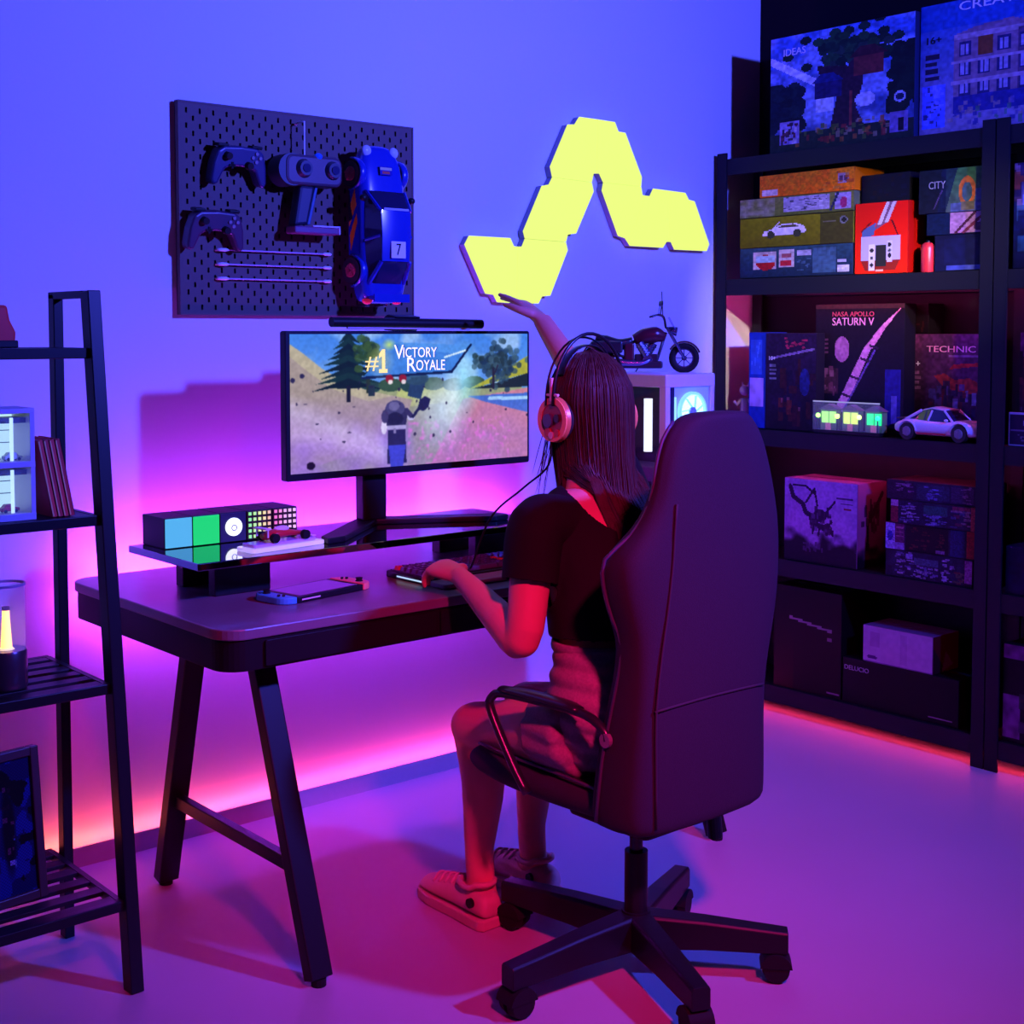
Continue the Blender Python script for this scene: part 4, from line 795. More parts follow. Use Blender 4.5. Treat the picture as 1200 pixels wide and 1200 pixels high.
# ---- little figure
fg = thing('toy_figure', 'small pale toy figure standing at the far left of the third shelf', 'toy', (3.86, 3.19, 1.0075))
FM = mat('figure_lilac', (.34, .26, .36), .5)
MB().tube([(0, 0, .02), (0, 0, .06), (0, .0, .10)], [(.016, .014), (.02, .018), (.016, .014)], 10).build('torso', FM, fg, smooth=True)
MB().ell((0, .004, .128), .019, .020, .020).build('head', FM, fg, smooth=True)
for s in (-1, 1):
    MB().tube([(0, s * .012, .03), (-.004, s * .018, .012), (-.012, s * .020, .005)], [.010, .010, .009], 8).build('leg', FM, fg, smooth=True)
    MB().tube([(0, s * .018, .095), (-.008, s * .034, .075), (-.016, s * .040, .088)], [.008, .007, .006], 8).build('arm', FM, fg, smooth=True)
    MB().tube([(0, s * .010, .142), (0, s * .016, .158)], [.006, .002], 6).build('ear', FM, fg, smooth=True)
# ---- fourth shelf
A = Art(90, 90); A.vgrad((.60, .44, .70), (.66, .46, .74)); A.put(np.clip(A.noise(5) * 1.3 - .3, 0, 1), (.52, .36, .62), .6); dk_ = (.16, .07, .20)
A.put(np.clip((.34 - A.Vv + .22 * (A.noise(10) - .5)) * 9, 0, 1), (.10, .05, .12), 1)
P_ = [(.08, .90), (.12, .78), (.26, .70), (.30, .60), (.40, .56), (.46, .46), (.58, .44), (.66, .40)]
for p, q in zip(P_, P_[1:]): A.line(p, q, .03, dk_)
for p, q in (((.3, .72), (.42, .9)), ((.42, .9), (.46, .70)), ((.12, .92), (.3, .92)), ((.3, .92), (.42, .84)), ((.56, .60), (.70, .76)), ((.42, .5), (.40, .36)), ((.5, .44), (.48, .34)), ((.6, .44), (.66, .52)), ((.62, .40), (.68, .36))): A.line(p, q, .014, dk_)
A.ell(.50, .58, .09, .08, dk_); A.ell(.60, .43, .07, .06, (.20, .09, .22)); A.bits(30, (.36, .36, .66, .66), [dk_, (.34, .2, .4), (.26, .12, .28)], .03)
A.rect(.72, .80, .94, .82, (.3, .16, .36)); A.rect(.78, .74, .94, .76, (.3, .16, .36)); A.rect(.82, .68, .92, .70, (.5, .14, .24)); A.bits(16, (.28, .14, .55, .24), [(.3, .18, .34)], .025); A.speck(40, .10)
B_ = Art(50, 90); B_.vgrad((.55, .25, .38), (.58, .30, .42)); B_.put(np.clip((.22 - B_.Vv + .2 * (B_.noise(9) - .5)) * 9, 0, 1), (.08, .04, .08), 1); B_.bits(26, (.15, .45, .75, .75), [(.2, .08, .14), (.3, .12, .2)], .06); B_.poly([(.3, .2), (.42, .2), (.38, .5), (.33, .5)], (.15, .06, .12)); B_.line((.5, .6), (.85, .86), .03, (.2, .08, .14))  # side ink reddened to hold the red lamp's light
carton('pale box printed with a dark winged beast on the fourth shelf', 2.678, 2.980, .554, .840, (.50, .30, .48), A, depth=.165, side=B_)
fig = [(.50, .40, .60), (.34, .28, .52), (.62, .55, .7), (.22, .18, .34)]
def kit_art(k):
    A = Art(100, 26, (.10, .08, .16)); A.put(np.clip(A.noise(5) * 1.6 - .6, 0, 1), (.14, .16, .26), .8)
    if k == 0:
        A.rect(0, 0, .3, 1, (.14, .08, .16)); A.bits(16, (.1, .4, .28, .95), [(.4, .22, .40), (.5, .3, .5)], .04); A.rect(.34, .1, .7, .9, (.14, .17, .26)); A.bits(20, (.42, .1, .62, .8), [(.4, .36, .66), (.3, .26, .5), (.45, .42, .8)], .04); A.rect(.72, .08, .96, .9, (.20, .14, .26)); A.bits(16, (.84, .1, .94, .95), [(.46, .30, .46)], .03)
    if k == 1:
        A.rect(0, .72, .09, 1, (.66, .40, .60)); A.rect(0, 0, .09, .72, (.42, .08, .16)); A.rect(.12, 0, .38, 1, (.10, .08, .18)); A.bits(34, (.14, .05, .34, .92), fig, .035); A.rect(.4, .5, .68, .9, (.12, .26, .28)); A.bits(26, (.42, .05, .68, .5), [(.3, .26, .5), (.4, .36, .62)], .04); A.bits(20, (.74, .05, .94, .8), [(.34, .12, .2), (.2, .2, .4), (.5, .34, .46)], .05); A.rect(.74, .82, .94, .98, (.44, .16, .24)); A.rect(.95, 0, 1, 1, (.55, .20, .20))
    if k == 2:
        A.rect(0, 0, .105, 1, (.55, .46, .74)); A.ell(.052, .5, .036, .2, (.16, .14, .52)); A.rect(.115, 0, .22, 1, (.36, .12, .28)); A.rect(.115, 0, .22, .28, (.50, .36, .64))
        for v in (.5, .66, .82): A.rect(.12, v, .21, v + .05, (.6, .3, .44))
        A.rect(.24, 0, .72, 1, (.05, .04, .07))
        for u in (.34, .46, .63): A.bits(10, (u - .04, .08, u + .04, .9), [(.36, .14, .12), (.26, .10, .10)], .03)
        A.rect(.58, .02, .68, .16, (.45, .30, .48)); A.rect(.74, 0, .9, 1, (.10, .13, .28)); A.rect(.92, 0, 1, 1, (.50, .10, .12))
    if k == 3:
        A.bits(30, (.12, .05, .32, .95), fig, .035); A.rect(.24, .74, .32, .94, (.5, .42, .66)); A.bits(36, (.34, .05, .62, .5), fig, .03); A.rect(.34, .55, .62, .8, (.22, .26, .36)); A.bits(30, (.66, .02, .78, .9), [(.50, .36, .6), (.6, .5, .72)], .03); A.bits(14, (.8, .05, .92, .5), [(.40, .16, .16), (.3, .26, .2)], .04); A.rect(.92, .1, 1, .95, (.50, .28, .56))
    return A.speck(24, .3)
for k, (z0, z1, nm) in enumerate(((.805, .868, 'topmost'), (.728, .804, 'second from the top'), (.640, .727, 'third from the top'), (.553, .639, 'lowest'))):
    carton('dark model kit box, %s of the four stacked together' % nm, 2.241 + .004 * k, 2.562 + (.006, -.012, .008, .004)[k], z0, z1, (.16, .07, .14), kit_art(k), group='model kit boxes in a stack', xf=3.822 + (.004, 0, .003, 0)[k], flap=False)
# ---- bottom shelf
A = Art(60, 60, (.035, .02, .03)); A.line((.25, .70), (.86, .63), .012, (.5, .42, .5)); A.rect(.8, .54, .86, .57, (.45, .35, .45)); A.put((A.U < .3) * np.clip(.6 - A.Vv, 0, 1), (.30, .02, .04), .8); A.rect(.8, .03, .98, .055, (.42, .32, .42))
carton('large dark box with a pale line standing behind the chair on the bottom shelf', 2.735, 3.02, .099, .46, (.04, .025, .04), A)
A = Art(90, 40, (.035, .03, .05)); A.rect(.76, .10, .95, .13, (.5, .4, .5)); A.rect(.0, .94, 1, 1, (.06, .05, .08))
carton('long black box with small pale lettering lying on the bottom shelf', 2.292, 2.728, .099, .252, (.035, .03, .05), A, [('DELUCIO', .02, .74, .22, .10, mat('ink_dim', (.30, .24, .32), .5))])
A = Art(70, 32, (.62, .50, .66)); A.rect(.1, .45, .24, .85, (.56, .42, .60)); A.ell(.13, .14, .08, .05, (.30, .16, .40)); A.rect(.55, .1, .64, .9, (.58, .45, .62)); A.rect(.0, .0, 1, .04, (.45, .34, .52)); A.speck(10, .05)
B_ = Art(30, 32, (.30, .05, .09)); B_.poly([(0, 0), (.5, 0), (.1, .6), (0, .7)], (.16, .05, .10)); B_.poly([(.35, .0), (.8, .15), (.5, .55)], (.40, .26, .40))  # red lamplight on the box end, painted into this art
carton('pale lilac box with red light painted on its end, atop the long black box', 2.386, 2.648, .253, .375, (.40, .28, .42), A, side=B_, depth=.15)
# ---- second unit (cut by the edge of the picture)
A = Art(60, 100); A.vgrad((.05, .06, .16), (.10, .14, .36)); A.rect(0, .64, .4, 1, (.24, .16, .30)); A.bits(30, (0, .6, .4, 1), [(.45, .2, .2), (.3, .3, .55), (.55, .45, .6), (.12, .1, .3)], .07); A.rect(.1, .56, .36, .70, (.45, .50, .85)); A.bits(26, (0, .2, .35, .55), [(.12, .25, .4), (.2, .35, .5), (.08, .1, .3)], .06); A.rect(.4, .3, 1, .8, (.10, .16, .60)); A.speck(30, .25)
carton('colourful blue box on the second shelf of the right shelving unit', 1.86, 2.140, 1.536, 1.85, (.07, .09, .24), A)
A = Art(60, 80); A.vgrad((.10, .05, .09), (.34, .16, .34)); A.bits(40, (0, .2, .5, .85), [(.2, .08, .14), (.35, .12, .15), (.3, .22, .36), (.08, .04, .08)], .07); A.speck(30, .25)
carton('maroon box on the third shelf of the right shelving unit', 1.84, 2.142, 1.004, 1.345, (.2, .09, .18), A, xf=3.88, depth=.14)
sg = thing('small_sign', 'little framed sign leaning on the maroon box at the right edge', 'sign', (3.83, 2.06, 1.003))
MB().box(3.822, 3.832, 1.96, 2.143, 1.0035, 1.105).build('frame', mat('sign_frame', (.40, .30, .45), .4), sg, True, bevel=.002)
A = Art(60, 36, (.16, .09, .20)); A.rect(.02, .45, 1, .5, (.4, .3, .46)); A.ell(.35, .72, .10, .18, (.5, .42, .6)); A.ell(.35, .66, .06, .14, (.16, .09, .2)); A.bits(14, (.1, .1, .95, .35), [(.45, .36, .5)], .03)
print_on('picture', A, (3.8215, 2.138, 1.009), *AX['-x'], .173, .090, sg)
A = Art(60, 30, (.03, .04, .16)); A.speck(10, .3)
carton('navy box on the fourth shelf of the right shelving unit', 1.84, 2.142, .553, .70, (.03, .035, .14), A)
A = Art(70, 70, (.06, .03, .07)); A.rect(0, .86, .36, 1, (.40, .16, .38)); A.rect(.0, .05, .18, .48, (.36, .20, .40)); A.bits(22, (.2, .1, .8, .8), [(.25, .2, .3), (.5, .4, .6), (.4, .08, .08), (.15, .22, .16)], .06); A.speck(20, .3)
carton('dark box with mixed printing on the bottom shelf of the right shelving unit', 1.84, 2.142, .099, .40, (.08, .04, .09), A)

# ================================================================ LADDER SHELF on the left
ld = thing('ladder_shelf', 'black metal ladder shelf with leaning front legs at the left edge', 'shelf unit', (.90, 2.78, 0))
def yfront(z): return 2.575 + .108 * z
for x in (.585, 1.19):
    MB().bar((x, 2.572, .0), (x, 2.726, 1.432), .028, .040, (0, 1, 0)).build('front_leg', BLK, ld, True, bevel=.002)
    MB().box(x - .011, x + .011, 2.892, 2.922, 0, 1.43).build('rear_leg', BLK, ld, True, bevel=.002)
    MB().box(x - .011, x + .011, 2.745, 2.922, 1.418, 1.434).build('top_bar', BLK, ld, True, bevel=.002)
for z, solid in ((1.315, 1), (.972, 1), (.628, 0), (.188, 0)):
    y0, y1 = yfront(z) - .012, 2.90 if z > .9 else 2.96
    if not solid and z < .3: y1 = 2.96
    s = MB().box(.60, 1.178, y0, y0 + .016, z - .022, z).build('front_rail', BLK, ld, True, bevel=.002)
    MB().box(.60, 1.178, y1 - .016, y1, z - .018, z).build('rear_rail', BLK, ld, True, bevel=.002)
    for x in (.60, 1.166): MB().box(x, x + .012, y0 + .016, y1 - .016, z - .018, z).build('side_rail', BLK, ld, True)
    if solid: MB().box(.612, 1.166, y0 + .016, y1 - .016, z - .012, z - .001).build('shelf_board', BLK, ld, True)
    else:
        nsl = 6
        for k in range(nsl):
            yy = y0 + .026 + k * (y1 - y0 - .052) / (nsl - 1) 
            MB().box(.612, 1.166, yy - .017, yy + .017, z - .010, z - .001).build('slat', BPL, ld, True, bevel=.001)
# ---- toy robot on the top shelf (only its boot shows)
rb = thing('toy_robot', 'large red and black toy robot on the top ladder shelf, mostly outside the picture', 'toy', (.93, 2.80, 1.315))
RDM = mat('robot_red', (.85, .04, .04), .3)
for s in (-1, 1):
    f = MB().prism([(-.045, 0), (.048, 0), (.052, .03), (.035, .055), (.028, .085), (-.035, .085)], lambda u, v, w_: (.93 + s * .052 + w_ + u * .75, 2.80, 1.315 + v) if False else (.955 + s * .05 + u * .72, 2.78 + w_, 1.317 + v), (-.035, .035)).build('boot', RDM, rb, True, bevel=.006)
    MB().box(.955 + s * .05 - .036, .955 + s * .05 + .040, 2.742, 2.818, 1.3152, 1.331).build('sole', BLK, f, True, bevel=.003)
    MB().box(.955 + s * .035 - .02, .955 + s * .035 + .02, 2.76, 2.80, 1.40, 1.50).build('leg', BPL, rb, True, bevel=.006)
    MB().bar((.93 + s * .060, 2.78, 1.63), (.93 + s * .068, 2.76, 1.53), .03, .03).build('arm', RDM, rb, True, bevel=.008)
MB().box(.875, .985, 2.75, 2.81, 1.50, 1.66).build('chest', RDM, rb, True, bevel=.012)
MB().box(.905, .955, 2.755, 2.805, 1.66, 1.71).build('head', BPL, rb, True, bevel=.01)
for s in (-1, 1): MB().prism([(.93 + s * .03, 1.64), (.93 + s * .076, 1.765), (.93 + s * .084, 1.72), (.93 + s * .075, 1.66), (.93 + s * .05, 1.60)], XZ, (2.818, 2.824)).build('wing', BPL, rb, True)
# ---- display case with miniature cars
dc = thing('display_case', 'white lit display case with two glazed tiers beside the red books', 'display case', (.94, 2.75, .972))
CX0, CX1, CY0, CY1, CZ0, CZ1 = .80, 1.053, 2.69, 2.79, .972, 1.196
CW_ = mat('case_white', (.62, .52, .72), .4)
for z0, z1 in ((CZ0, CZ0 + .014), (CZ0 + .106, CZ0 + .118), (CZ1 - .010, CZ1)): MB().box(CX0 - .0006, CX1 + .0006, CY0 - .0006, CY1 + .0006, z0, z1).build('tier', CW_, dc, True, bevel=.001)
for x in (CX0, CX1 - .009): MB().box(x, x + .009, CY0, CY1, CZ0 + .014, CZ1 - .010).build('side', CW_, dc, True)
MB().box(CX0 + .009, CX1 - .009, CY1 - .003, CY1, CZ0 + .014, CZ1 - .010).build('lit_back', mat('case_back', (.4, .5, .55), .5, emit=(.50, .80, .85), es=1.0), dc, True)
for z in (CZ0 + .016, CZ0 + .12):
    for x in (.86, .93, 1.008):
        MB().box(x - .003, x + .003, CY0 + .002, CY0 + .006, z, z + .086).build('mullion', mat('case_bar', (.6, .7, .75), .3, emit=(.6, .9, .95), es=1.0), dc, True)
    for h in (.030, .055): MB().box(CX0 + .01, CX1 - .01, CY1 - .01, CY1 - .0035, z + h, z + h + .0015).build('glass_ledge', mat('ledge', (.25, .4, .45), .3), dc, True)
    MB().box(CX0 + .01, CX1 - .01, CY0 + .02, CY1 - .01, z + .074, z + .084).build('top_shade', mat('shade_dark', (.03, .05, .06), .5), dc, True)
    MB().box(CX0 + .009, CX1 - .009, CY0, CY0 + .0015, z - .002, z + .088).build('glass_door', mat('door_glass', (.8, .9, .9), .05, alpha=.10), dc, True)
for x, z, m, lab in ((1.02, CZ0 + .118, WHT, 'tiny white toy car inside the upper tier of the display case'), (.975, CZ0 + .118, GRY, 'tiny grey toy car inside the upper tier of the display case'), (1.012, CZ0 + .014, REDP, 'tiny red toy car inside the lower tier of the display case'), (.965, CZ0 + .014, TXO, 'tiny ochre toy car inside the lower tier of the display case')):
    t = thing('miniature_car', lab, 'toy car', (x, 2.725, z), (0, 0, .1), 'miniature cars in the display case')
    MB().prism([(-.019, .003), (.019, .003), (.019, .009), (.010, .011), (.005, .017), (-.009, .017), (-.014, .011), (-.019, .010)], XZ, (-.008, .008)).build('bodywork', m, t, bevel=.0015)
    for xx_ in (-.011, .011):
        for s in (-1, 1): MB().cyl((xx_, s * .0065, .0036), (xx_, s * .0088, .0036), .0036, n=10).build('wheel', RUB, t)
# ---- leaning red books
for k, lab in enumerate(('leaning against the display case', 'second from the display case', 'third from the display case', 'farthest from the display case')):
    t = thing('book', 'red book with a gilt edged spine, ' + lab, 'book', (1.0985 + k * .0118, 2.745, .9725), (0, -.18, 0), 'red books on the ladder shelf')
    cv = mat('book_red_%d' % (k % 2), ((.85, .04, .04), (.60, .02, .03))[k % 2], .5)
    MB().box(-.0095, -.001, -.05, .05, .0045, .160).build('pages', mat('book_pages', (.55, .5, .5), .7), t)
    MB().box(-.0108, -.0094, -.055, .055, .002, .162).box(-.0014, .0, -.055, .055, .002, .162).box(-.0108, 0, -.055, -.053, .002, .162).build('cover', cv, t)
    MB().box(-.0104, -.0076, -.0558, -.0549, .004, .160).build('spine_stripe', mat('book_gilt', (.95, .50, .22), .4), t)
# ---- flame lamp
fl_ = thing('flame_lamp', 'cylindrical glass lamp with a glowing candle shape on the slatted ladder shelf', 'lamp', (1.006, 2.74, .6283))
MB().lathe([(.038, 0), (.040, .004), (.040, .074), (.038, .078)], (0, 0, 0), 32).build('base', mat('lamp_bronze', (.10, .06, .08), .3, .6), fl_, smooth='edge')
MB().cyl((0, 0, .078), (0, 0, .212), .0385, hole=.0365, n=36).build('glass', mat('lamp_glass', (.9, .8, .9), .03, alpha=.16), fl_, smooth='edge')
MB().cyl((0, 0, .208), (0, 0, .213), .0392, hole=.0362, n=36).build('glass_rim', mat('rim_lilac', (.4, .25, .42), .3), fl_, smooth='edge')
c_ = MB().lathe([(.0115, .080), (.010, .105), (.0078, .140), (.0072, .158)], (0, 0, 0), 18).build('candle', mat('candle_glow', (.9, .6, .3), .5, emit=(1, .48, .07), es=3.0), fl_, smooth='edge')
MB().lathe([(.0078, .158), (.0078, .165)], (0, 0, 0), 14).build('candle_tip', mat('tip_red', (.15, .03, .03), .5), c_)
MB().lathe([(.016, .078), (.013, .081)], (0, 0, 0), 20).build('candle_cup', mat('cup_glow', (.9, .7, .4), .4, emit=(1, .75, .35), es=1.2), c_)
# ---- framed picture on the bottom shelf
pf = thing('framed_artwork', 'dark framed blue pixel artwork leaning back on the lowest ladder shelf', 'picture', (.93, 2.70, .188), (-.10, 0, .14))
FR = mat('frame_brown', (.035, .018, .022), .45)
for a in ((-.14, -.122, .001, .31), (.122, .14, .001, .31)): MB().box(a[0], a[1], -.012, .012, a[2], a[3]).build('frame_side', FR, pf, bevel=.002)
for a in ((.001, .019), (.292, .31)): MB().box(-.122, .122, -.012, .012, *a).build('frame_rail', FR, pf, bevel=.002)
A = Art(70, 84, (.04, .06, .26)); A.put((A.noise(12) > .55) * 1., (.06, .14, .46), .9); A.put((A.noise(9) > .62) * 1., (.02, .02, .06), 1)
for u in (.18, .5, .78):
    A.ell(u, .5, .07, .42, (.02, .02, .06), .9, .4); A.bits(12, (u - .05, .1, u + .05, .9), [(.25, .40, .62), (.5, .55, .75), (.12, .06, .12), (.35, .2, .3)], .025)
A.a *= (.75 + .25 * ((np.indices((84, 70)).sum(0) % 2)))[..., None]
M_ = wmat(pf); print_on('picture', A, M_ @ V((-.122, -.004, .019)), M_.to_3x3() @ V((1, 0, 0)), M_.to_3x3() @ V((0, 0, 1)), .244, .273, pf)
MB().box(-.122, .122, -.003, .004, .019, .292).build('dark_back_sheet', CARD, pf)

for z, y0, y1, nm in ((1.535, 1.18, 2.15, 'second shelf of the right shelving unit'), (1.535, 2.25, 3.20, 'second shelf of the corner shelving'), (1.003, 2.25, 3.20, 'third shelf of the corner shelving')):
    led('shelf_led_strip', 'thin pink LED strip hidden under the ' + nm, (3.832, y0, z - .020), (3.832, y1, z - .020), .007, .005, [(0, (1, .05, .28)), (1, (1, .05, .34))], 55, (.35, 0, -.9))
# ================================================================ OFFICE CHAIR
FAB = mat('chair_fabric', (.019, .013, .027), .82, grain=.25, scale=420, bump=.25, spec=.3)
PIPE = mat('chair_piping', (.05, .035, .08), .5)
CHX, CHY = 2.03, 1.96
ch = thing('gaming_chair', 'dark high backed gaming chair with wings and five castors in front of the desk', 'chair', (CHX, CHY, 0))
tips = [(1.718, 1.982), (2.225, 1.744), (2.307, 2.091), (1.975, 2.287), (1.924, 1.698)]
MB().cyl((CHX, CHY, .058), (CHX, CHY, .135), .036, .030, n=24).build('hub', BPL, ch, True, smooth='edge')
for tx, ty in tips:
    d = V((tx - CHX, ty - CHY, 0)); L = d.length; d.normalize(); s = d.cross(V((0, 0, 1)))
    b = MB(); R = []
    for r, hw, z0, z1 in ((.02, .028, .060, .132), (L * .5, .024, .064, .124), (L + .024, .020, .062, .108)):
        c = V((CHX, CHY, 0)) + d * r
        R.append([b.b.verts.new(c + s * a + V((0, 0, z))) for a, z in ((-hw, z0), (hw, z0), (hw, z1 - .006), (hw * .8, z1), (-hw * .8, z1), (-hw, z1 - .006))])
    lg = b.skin(R).build('leg', BLK, ch, True, bevel=.002)
    c = V((tx, ty, 0)); k = MB()
    k.cyl(c + V((0, 0, .045)), c + V((0, 0, .066)), .008, n=10)
    for q in (-1, 1): k.cyl(c + s * (q * .006) + V((0, 0, .030)), c + s * (q * .024) + V((0, 0, .030)), .030, .027, n=20)
    k.prism([(.033 * math.cos(a), .030 + .033 * math.sin(a)) for a in np.linspace(.1, PI - .1, 10)], lambda u, v, w_: c + d * u + s * w_ + V((0, 0, v)), (-.026, .026))
    k.build('castor', RUB, lg, True, smooth='edge')
MB().cyl((CHX, CHY, .13), (CHX, CHY, .262), .0245, n=24).build('gas_column', BPL, ch, True, smooth='edge')
MB().cyl((CHX, CHY, .262), (CHX, CHY, .335), .014, n=20).build('piston', mat('piston_black', (.03, .03, .04), .25, .6), ch, True, smooth='edge')
MB().prism(rrect(CHX - .09, CHX + .09, CHY - .11, CHY + .12, .02), XY, (.330, .372)).build('tilt_mechanism', BPL, ch, True, bevel=.006)
lv = MB(); lv.tube([(2.10, 1.955, .350), (2.22, 1.955, .338), (2.262, 1.952, .318)], .007, 8); lv.build('lever_rod', BPL, ch, True, smooth=True)
MB().cyl((2.262, 1.952, .325), (2.272, 1.952, .232), .0155, .017, n=16).build('lever_grip', BPL, ch, True, bevel=.003)
MB().cyl((2.262, 1.930, .308), (2.262, 1.975, .308), .018, n=16).build('tension_knob', BPL, ch, True, bevel=.003)
# seat cushion
b = MB(); R = []
for y, hw, z0, z1, dz in ((1.80, .165, .385, .430, 0), (1.84, .195, .372, .438, .004), (2.0, .205, .368, .434, .012), (2.15, .208, .368, .436, .014), (2.25, .205, .375, .444, .010), (2.30, .190, .392, .438, .004), (2.315, .15, .405, .425, 0)):
    c = 2.038 - (y - 1.8) * .01
    R.append([b.b.verts.new((c + x, y, z)) for x, z in ((-hw * .75, z0), (-hw * .97, z0 + (z1 - z0) * .3), (-hw, z0 + (z1 - z0) * .75), (-hw * .86, z1 + dz), (-hw * .5, z1), (0, z1 - dz * .3), (hw * .5, z1), (hw * .86, z1 + dz), (hw, z0 + (z1 - z0) * .75), (hw * .97, z0 + (z1 - z0) * .3), (hw * .75, z0))])
o = b.skin(R).build('seat', FAB, ch, True, smooth=True); md = o.modifiers.new('sub', 'SUBSURF'); md.levels = 1; md.render_levels = 2
for s in (-1, 1):
    MB().tube([(2.036 + s * .178, 1.82, .440), (2.036 + s * .182, 2.0, .449), (2.034 + s * .184, 2.16, .452), (2.033 + s * .178, 2.25, .454), (2.033 + s * .15, 2.30, .440)], .0035, 6, smooth=3).build('seat_piping', PIPE, ch, True, smooth=True)
# backrest: (z, left outer x, left seam x, right seam x, right outer x, wing reach forward, front thickness)
BACK = [(.372, 1.828, 1.868, 2.195, 2.222, .125, .07), (.40, 1.818, 1.862, 2.200, 2.228, .135, .085), (.52, 1.826, 1.860, 2.198, 2.226, .125, .095), (.63, 1.838, 1.860, 2.195, 2.222, .105, .09), (.74, 1.848, 1.876, 2.214, 2.252, .085, .085), (.80, 1.832, 1.888, 2.222, 2.268, .100, .08),
        (.86, 1.818, 1.898, 2.226, 2.274, .112, .08), (.915, 1.818, 1.905, 2.226, 2.274, .108, .08), (.96, 1.862, 1.908, 2.222, 2.268, .075, .075), (1.02, 1.896, 1.914, 2.210, 2.252, .055, .07), (1.09, 1.908, 1.922, 2.198, 2.228, .05, .065), (1.14, 1.926, 1.944, 2.180, 2.206, .05, .06), (1.175, 1.954, 1.975, 2.15, 2.176, .048, .055), (1.193, 1.995, 2.01, 2.125, 2.15, .045, .05)]
b = MB(); R = []; BY = 1.755
for z, xo, xs_, xe, xp, f, th in BACK:
    R.append([b.b.verts.new((x, y, z)) for x, y in ((xo, BY + f), (xo - .002, BY + f * .55), (xo + .006, BY + .022), (xs_, BY), ((xs_ + xe) / 2, BY - .006), (xe, BY), (xp - .006, BY + .022), (xp + .002, BY + f * .55), (xp, BY + f), (xp - .03, BY + f + .012), (xe - .03, BY + th), ((xs_ + xe) / 2, BY + th - .01), (xs_ + .03, BY + th), (xo + .03, BY + f + .012))])
o = b.skin(R).build('backrest', FAB, ch, True, smooth=True); md = o.modifiers.new('sub', 'SUBSURF'); md.levels = 1; md.render_levels = 2
SEAM = mat('chair_seam', (.02, .012, .024), .8)
for i in (2,):
    MB().tube([(r[i] + .012, BY + .0015, r[0]) for r in BACK[1:-4]], .0028, 6, smooth=2).build('back_seam', SEAM, ch, True, smooth=True)
MB().tube([(1.868, BY + .002, .628), (1.94, BY - .003, .632), (2.03, BY - .005, .634), (2.12, BY - .003, .632), (2.19, BY + .003, .628)], .0028, 6, smooth=2).build('back_seam', SEAM, ch, True, smooth=True)
MB().tube([(r[1] - .0005, BY + r[5] * .8, r[0]) for r in BACK[1:-1]], .0038, 6, smooth=2).build('wing_piping', PIPE, ch, True, smooth=True)
MB().prism(rrect(1.95, 2.13, 1.785, 1.85, .015), XY, (.376, .412)).build('back_bracket', BPL, ch, True, bevel=.004)
for s in (-1, 1):
    x = 2.035 + s * .222
    a = MB().tube([(x + s * .0, 2.06, .405), (x + s * .006, 2.10, .46), (x + s * .008, 2.165, .555), (x + s * .006, 2.165, .585), (x, 2.13, .598), (x - s * .004, 1.98, .604), (x - s * .012, 1.90, .600), (x - s * .018, 1.855, .578), (x - s * .018, 1.845, .560)], [(.011, .009)] * 9, 10, smooth=4).build('armrest', mat('arm_black', (.014, .014, .024), .3), ch, True, smooth=True)
    MB().tube([(x, 2.14, .607), (x - s * .002, 2.05, .612), (x - s * .006, 1.95, .612), (x - s * .010, 1.915, .607)], [(.014, .006), (.020, .008), (.020, .008), (.014, .006)], 12, smooth=3).build('arm_pad', mat('arm_black', (.014, .014, .024), .3), a, True, smooth=True)
    MB().cyl((x - s * .040, 1.845, .562), (x - s * .008, 1.845, .562), .014, n=14).build('arm_bolt', GRY, a, True)

# ================================================================ PERSON
pe = thing('person', 'seated person with long hair, black top and denim, one arm raised towards the yellow light', 'person', (2.03, 2.03, 0))
SKIN = mat('skin', (.62, .25, .19), .5, spec=.3, grain=.05, scale=30)
TOP = mat('black_jersey', (.010, .008, .010), .85, spec=.15); DENIM = mat('pale_denim', (.26, .20, .20), .85, spec=.2, grain=.35, scale=180, bump=.3)
# joints
PEL = V((2.02, 2.00, .545)); LSH = V((1.893, 2.120, .938)); RSH = V((2.228, 2.175, .935)); LEL = V((1.838, 2.105, .712)); LWR = V((1.900, 2.395, .800))
REL = V((2.345, 2.395, 1.150)); RWR = V((2.355, 2.620, 1.378)); HEAD = V((2.112, 2.195, 1.172)); HA = math.radians(88)
Fd = V((math.cos(HA), math.sin(HA), 0)); Sd = V((math.sin(HA), -math.cos(HA), 0)); Hm = Matrix((Sd, Fd, V((0, 0, 1)))).transposed()   # local x = right, y = forward
b = MB()
b.tube([(2.02, 1.985, .46), PEL, (2.025, 2.015, .63), (2.03, 2.035, .70), (2.045, 2.075, .80), (2.055, 2.115, .88), (2.06, 2.138, .935), (2.065, 2.15, .972), (2.07, 2.155, .99)],
       [(.13, .10), (.165, .118), (.150, .108), (.125, .095), (.132, .098), (.142, .098), (.140, .082), (.10, .064), (.06, .05)], 24, up=(0, 1, 0), smooth=3)
b.tube([(2.062, 2.145, .93), (2.075, 2.155, 1.0), (2.09, 2.17, 1.06), (2.10, 2.185, 1.12)], [(.07, .06), (.052, .050), (.048, .048), (.05, .05)], 18, smooth=3)
for sh, el, wr, fl in ((LSH, LEL, LWR, V((0, 0, -1))), (RSH, REL, RWR, V((.3, -.3, -.6)))):
    m1 = sh.lerp(el, .45); m2 = el.lerp(wr, .28) + fl.normalized() * .004
    b.tube([sh.lerp(V((2.06, 2.14, .94)), .45), sh, m1, el, m2, el.lerp(wr, .7), wr], [(.058, .052), (.052, .052), (.044, .044), (.038, .038), (.040, .038), (.030, .028), (.024, .020)], 18, smooth=4)
    b.ell(el, .0375, n=16, m=10); b.ell(sh, .047, n=16, m=10)
KN = {}
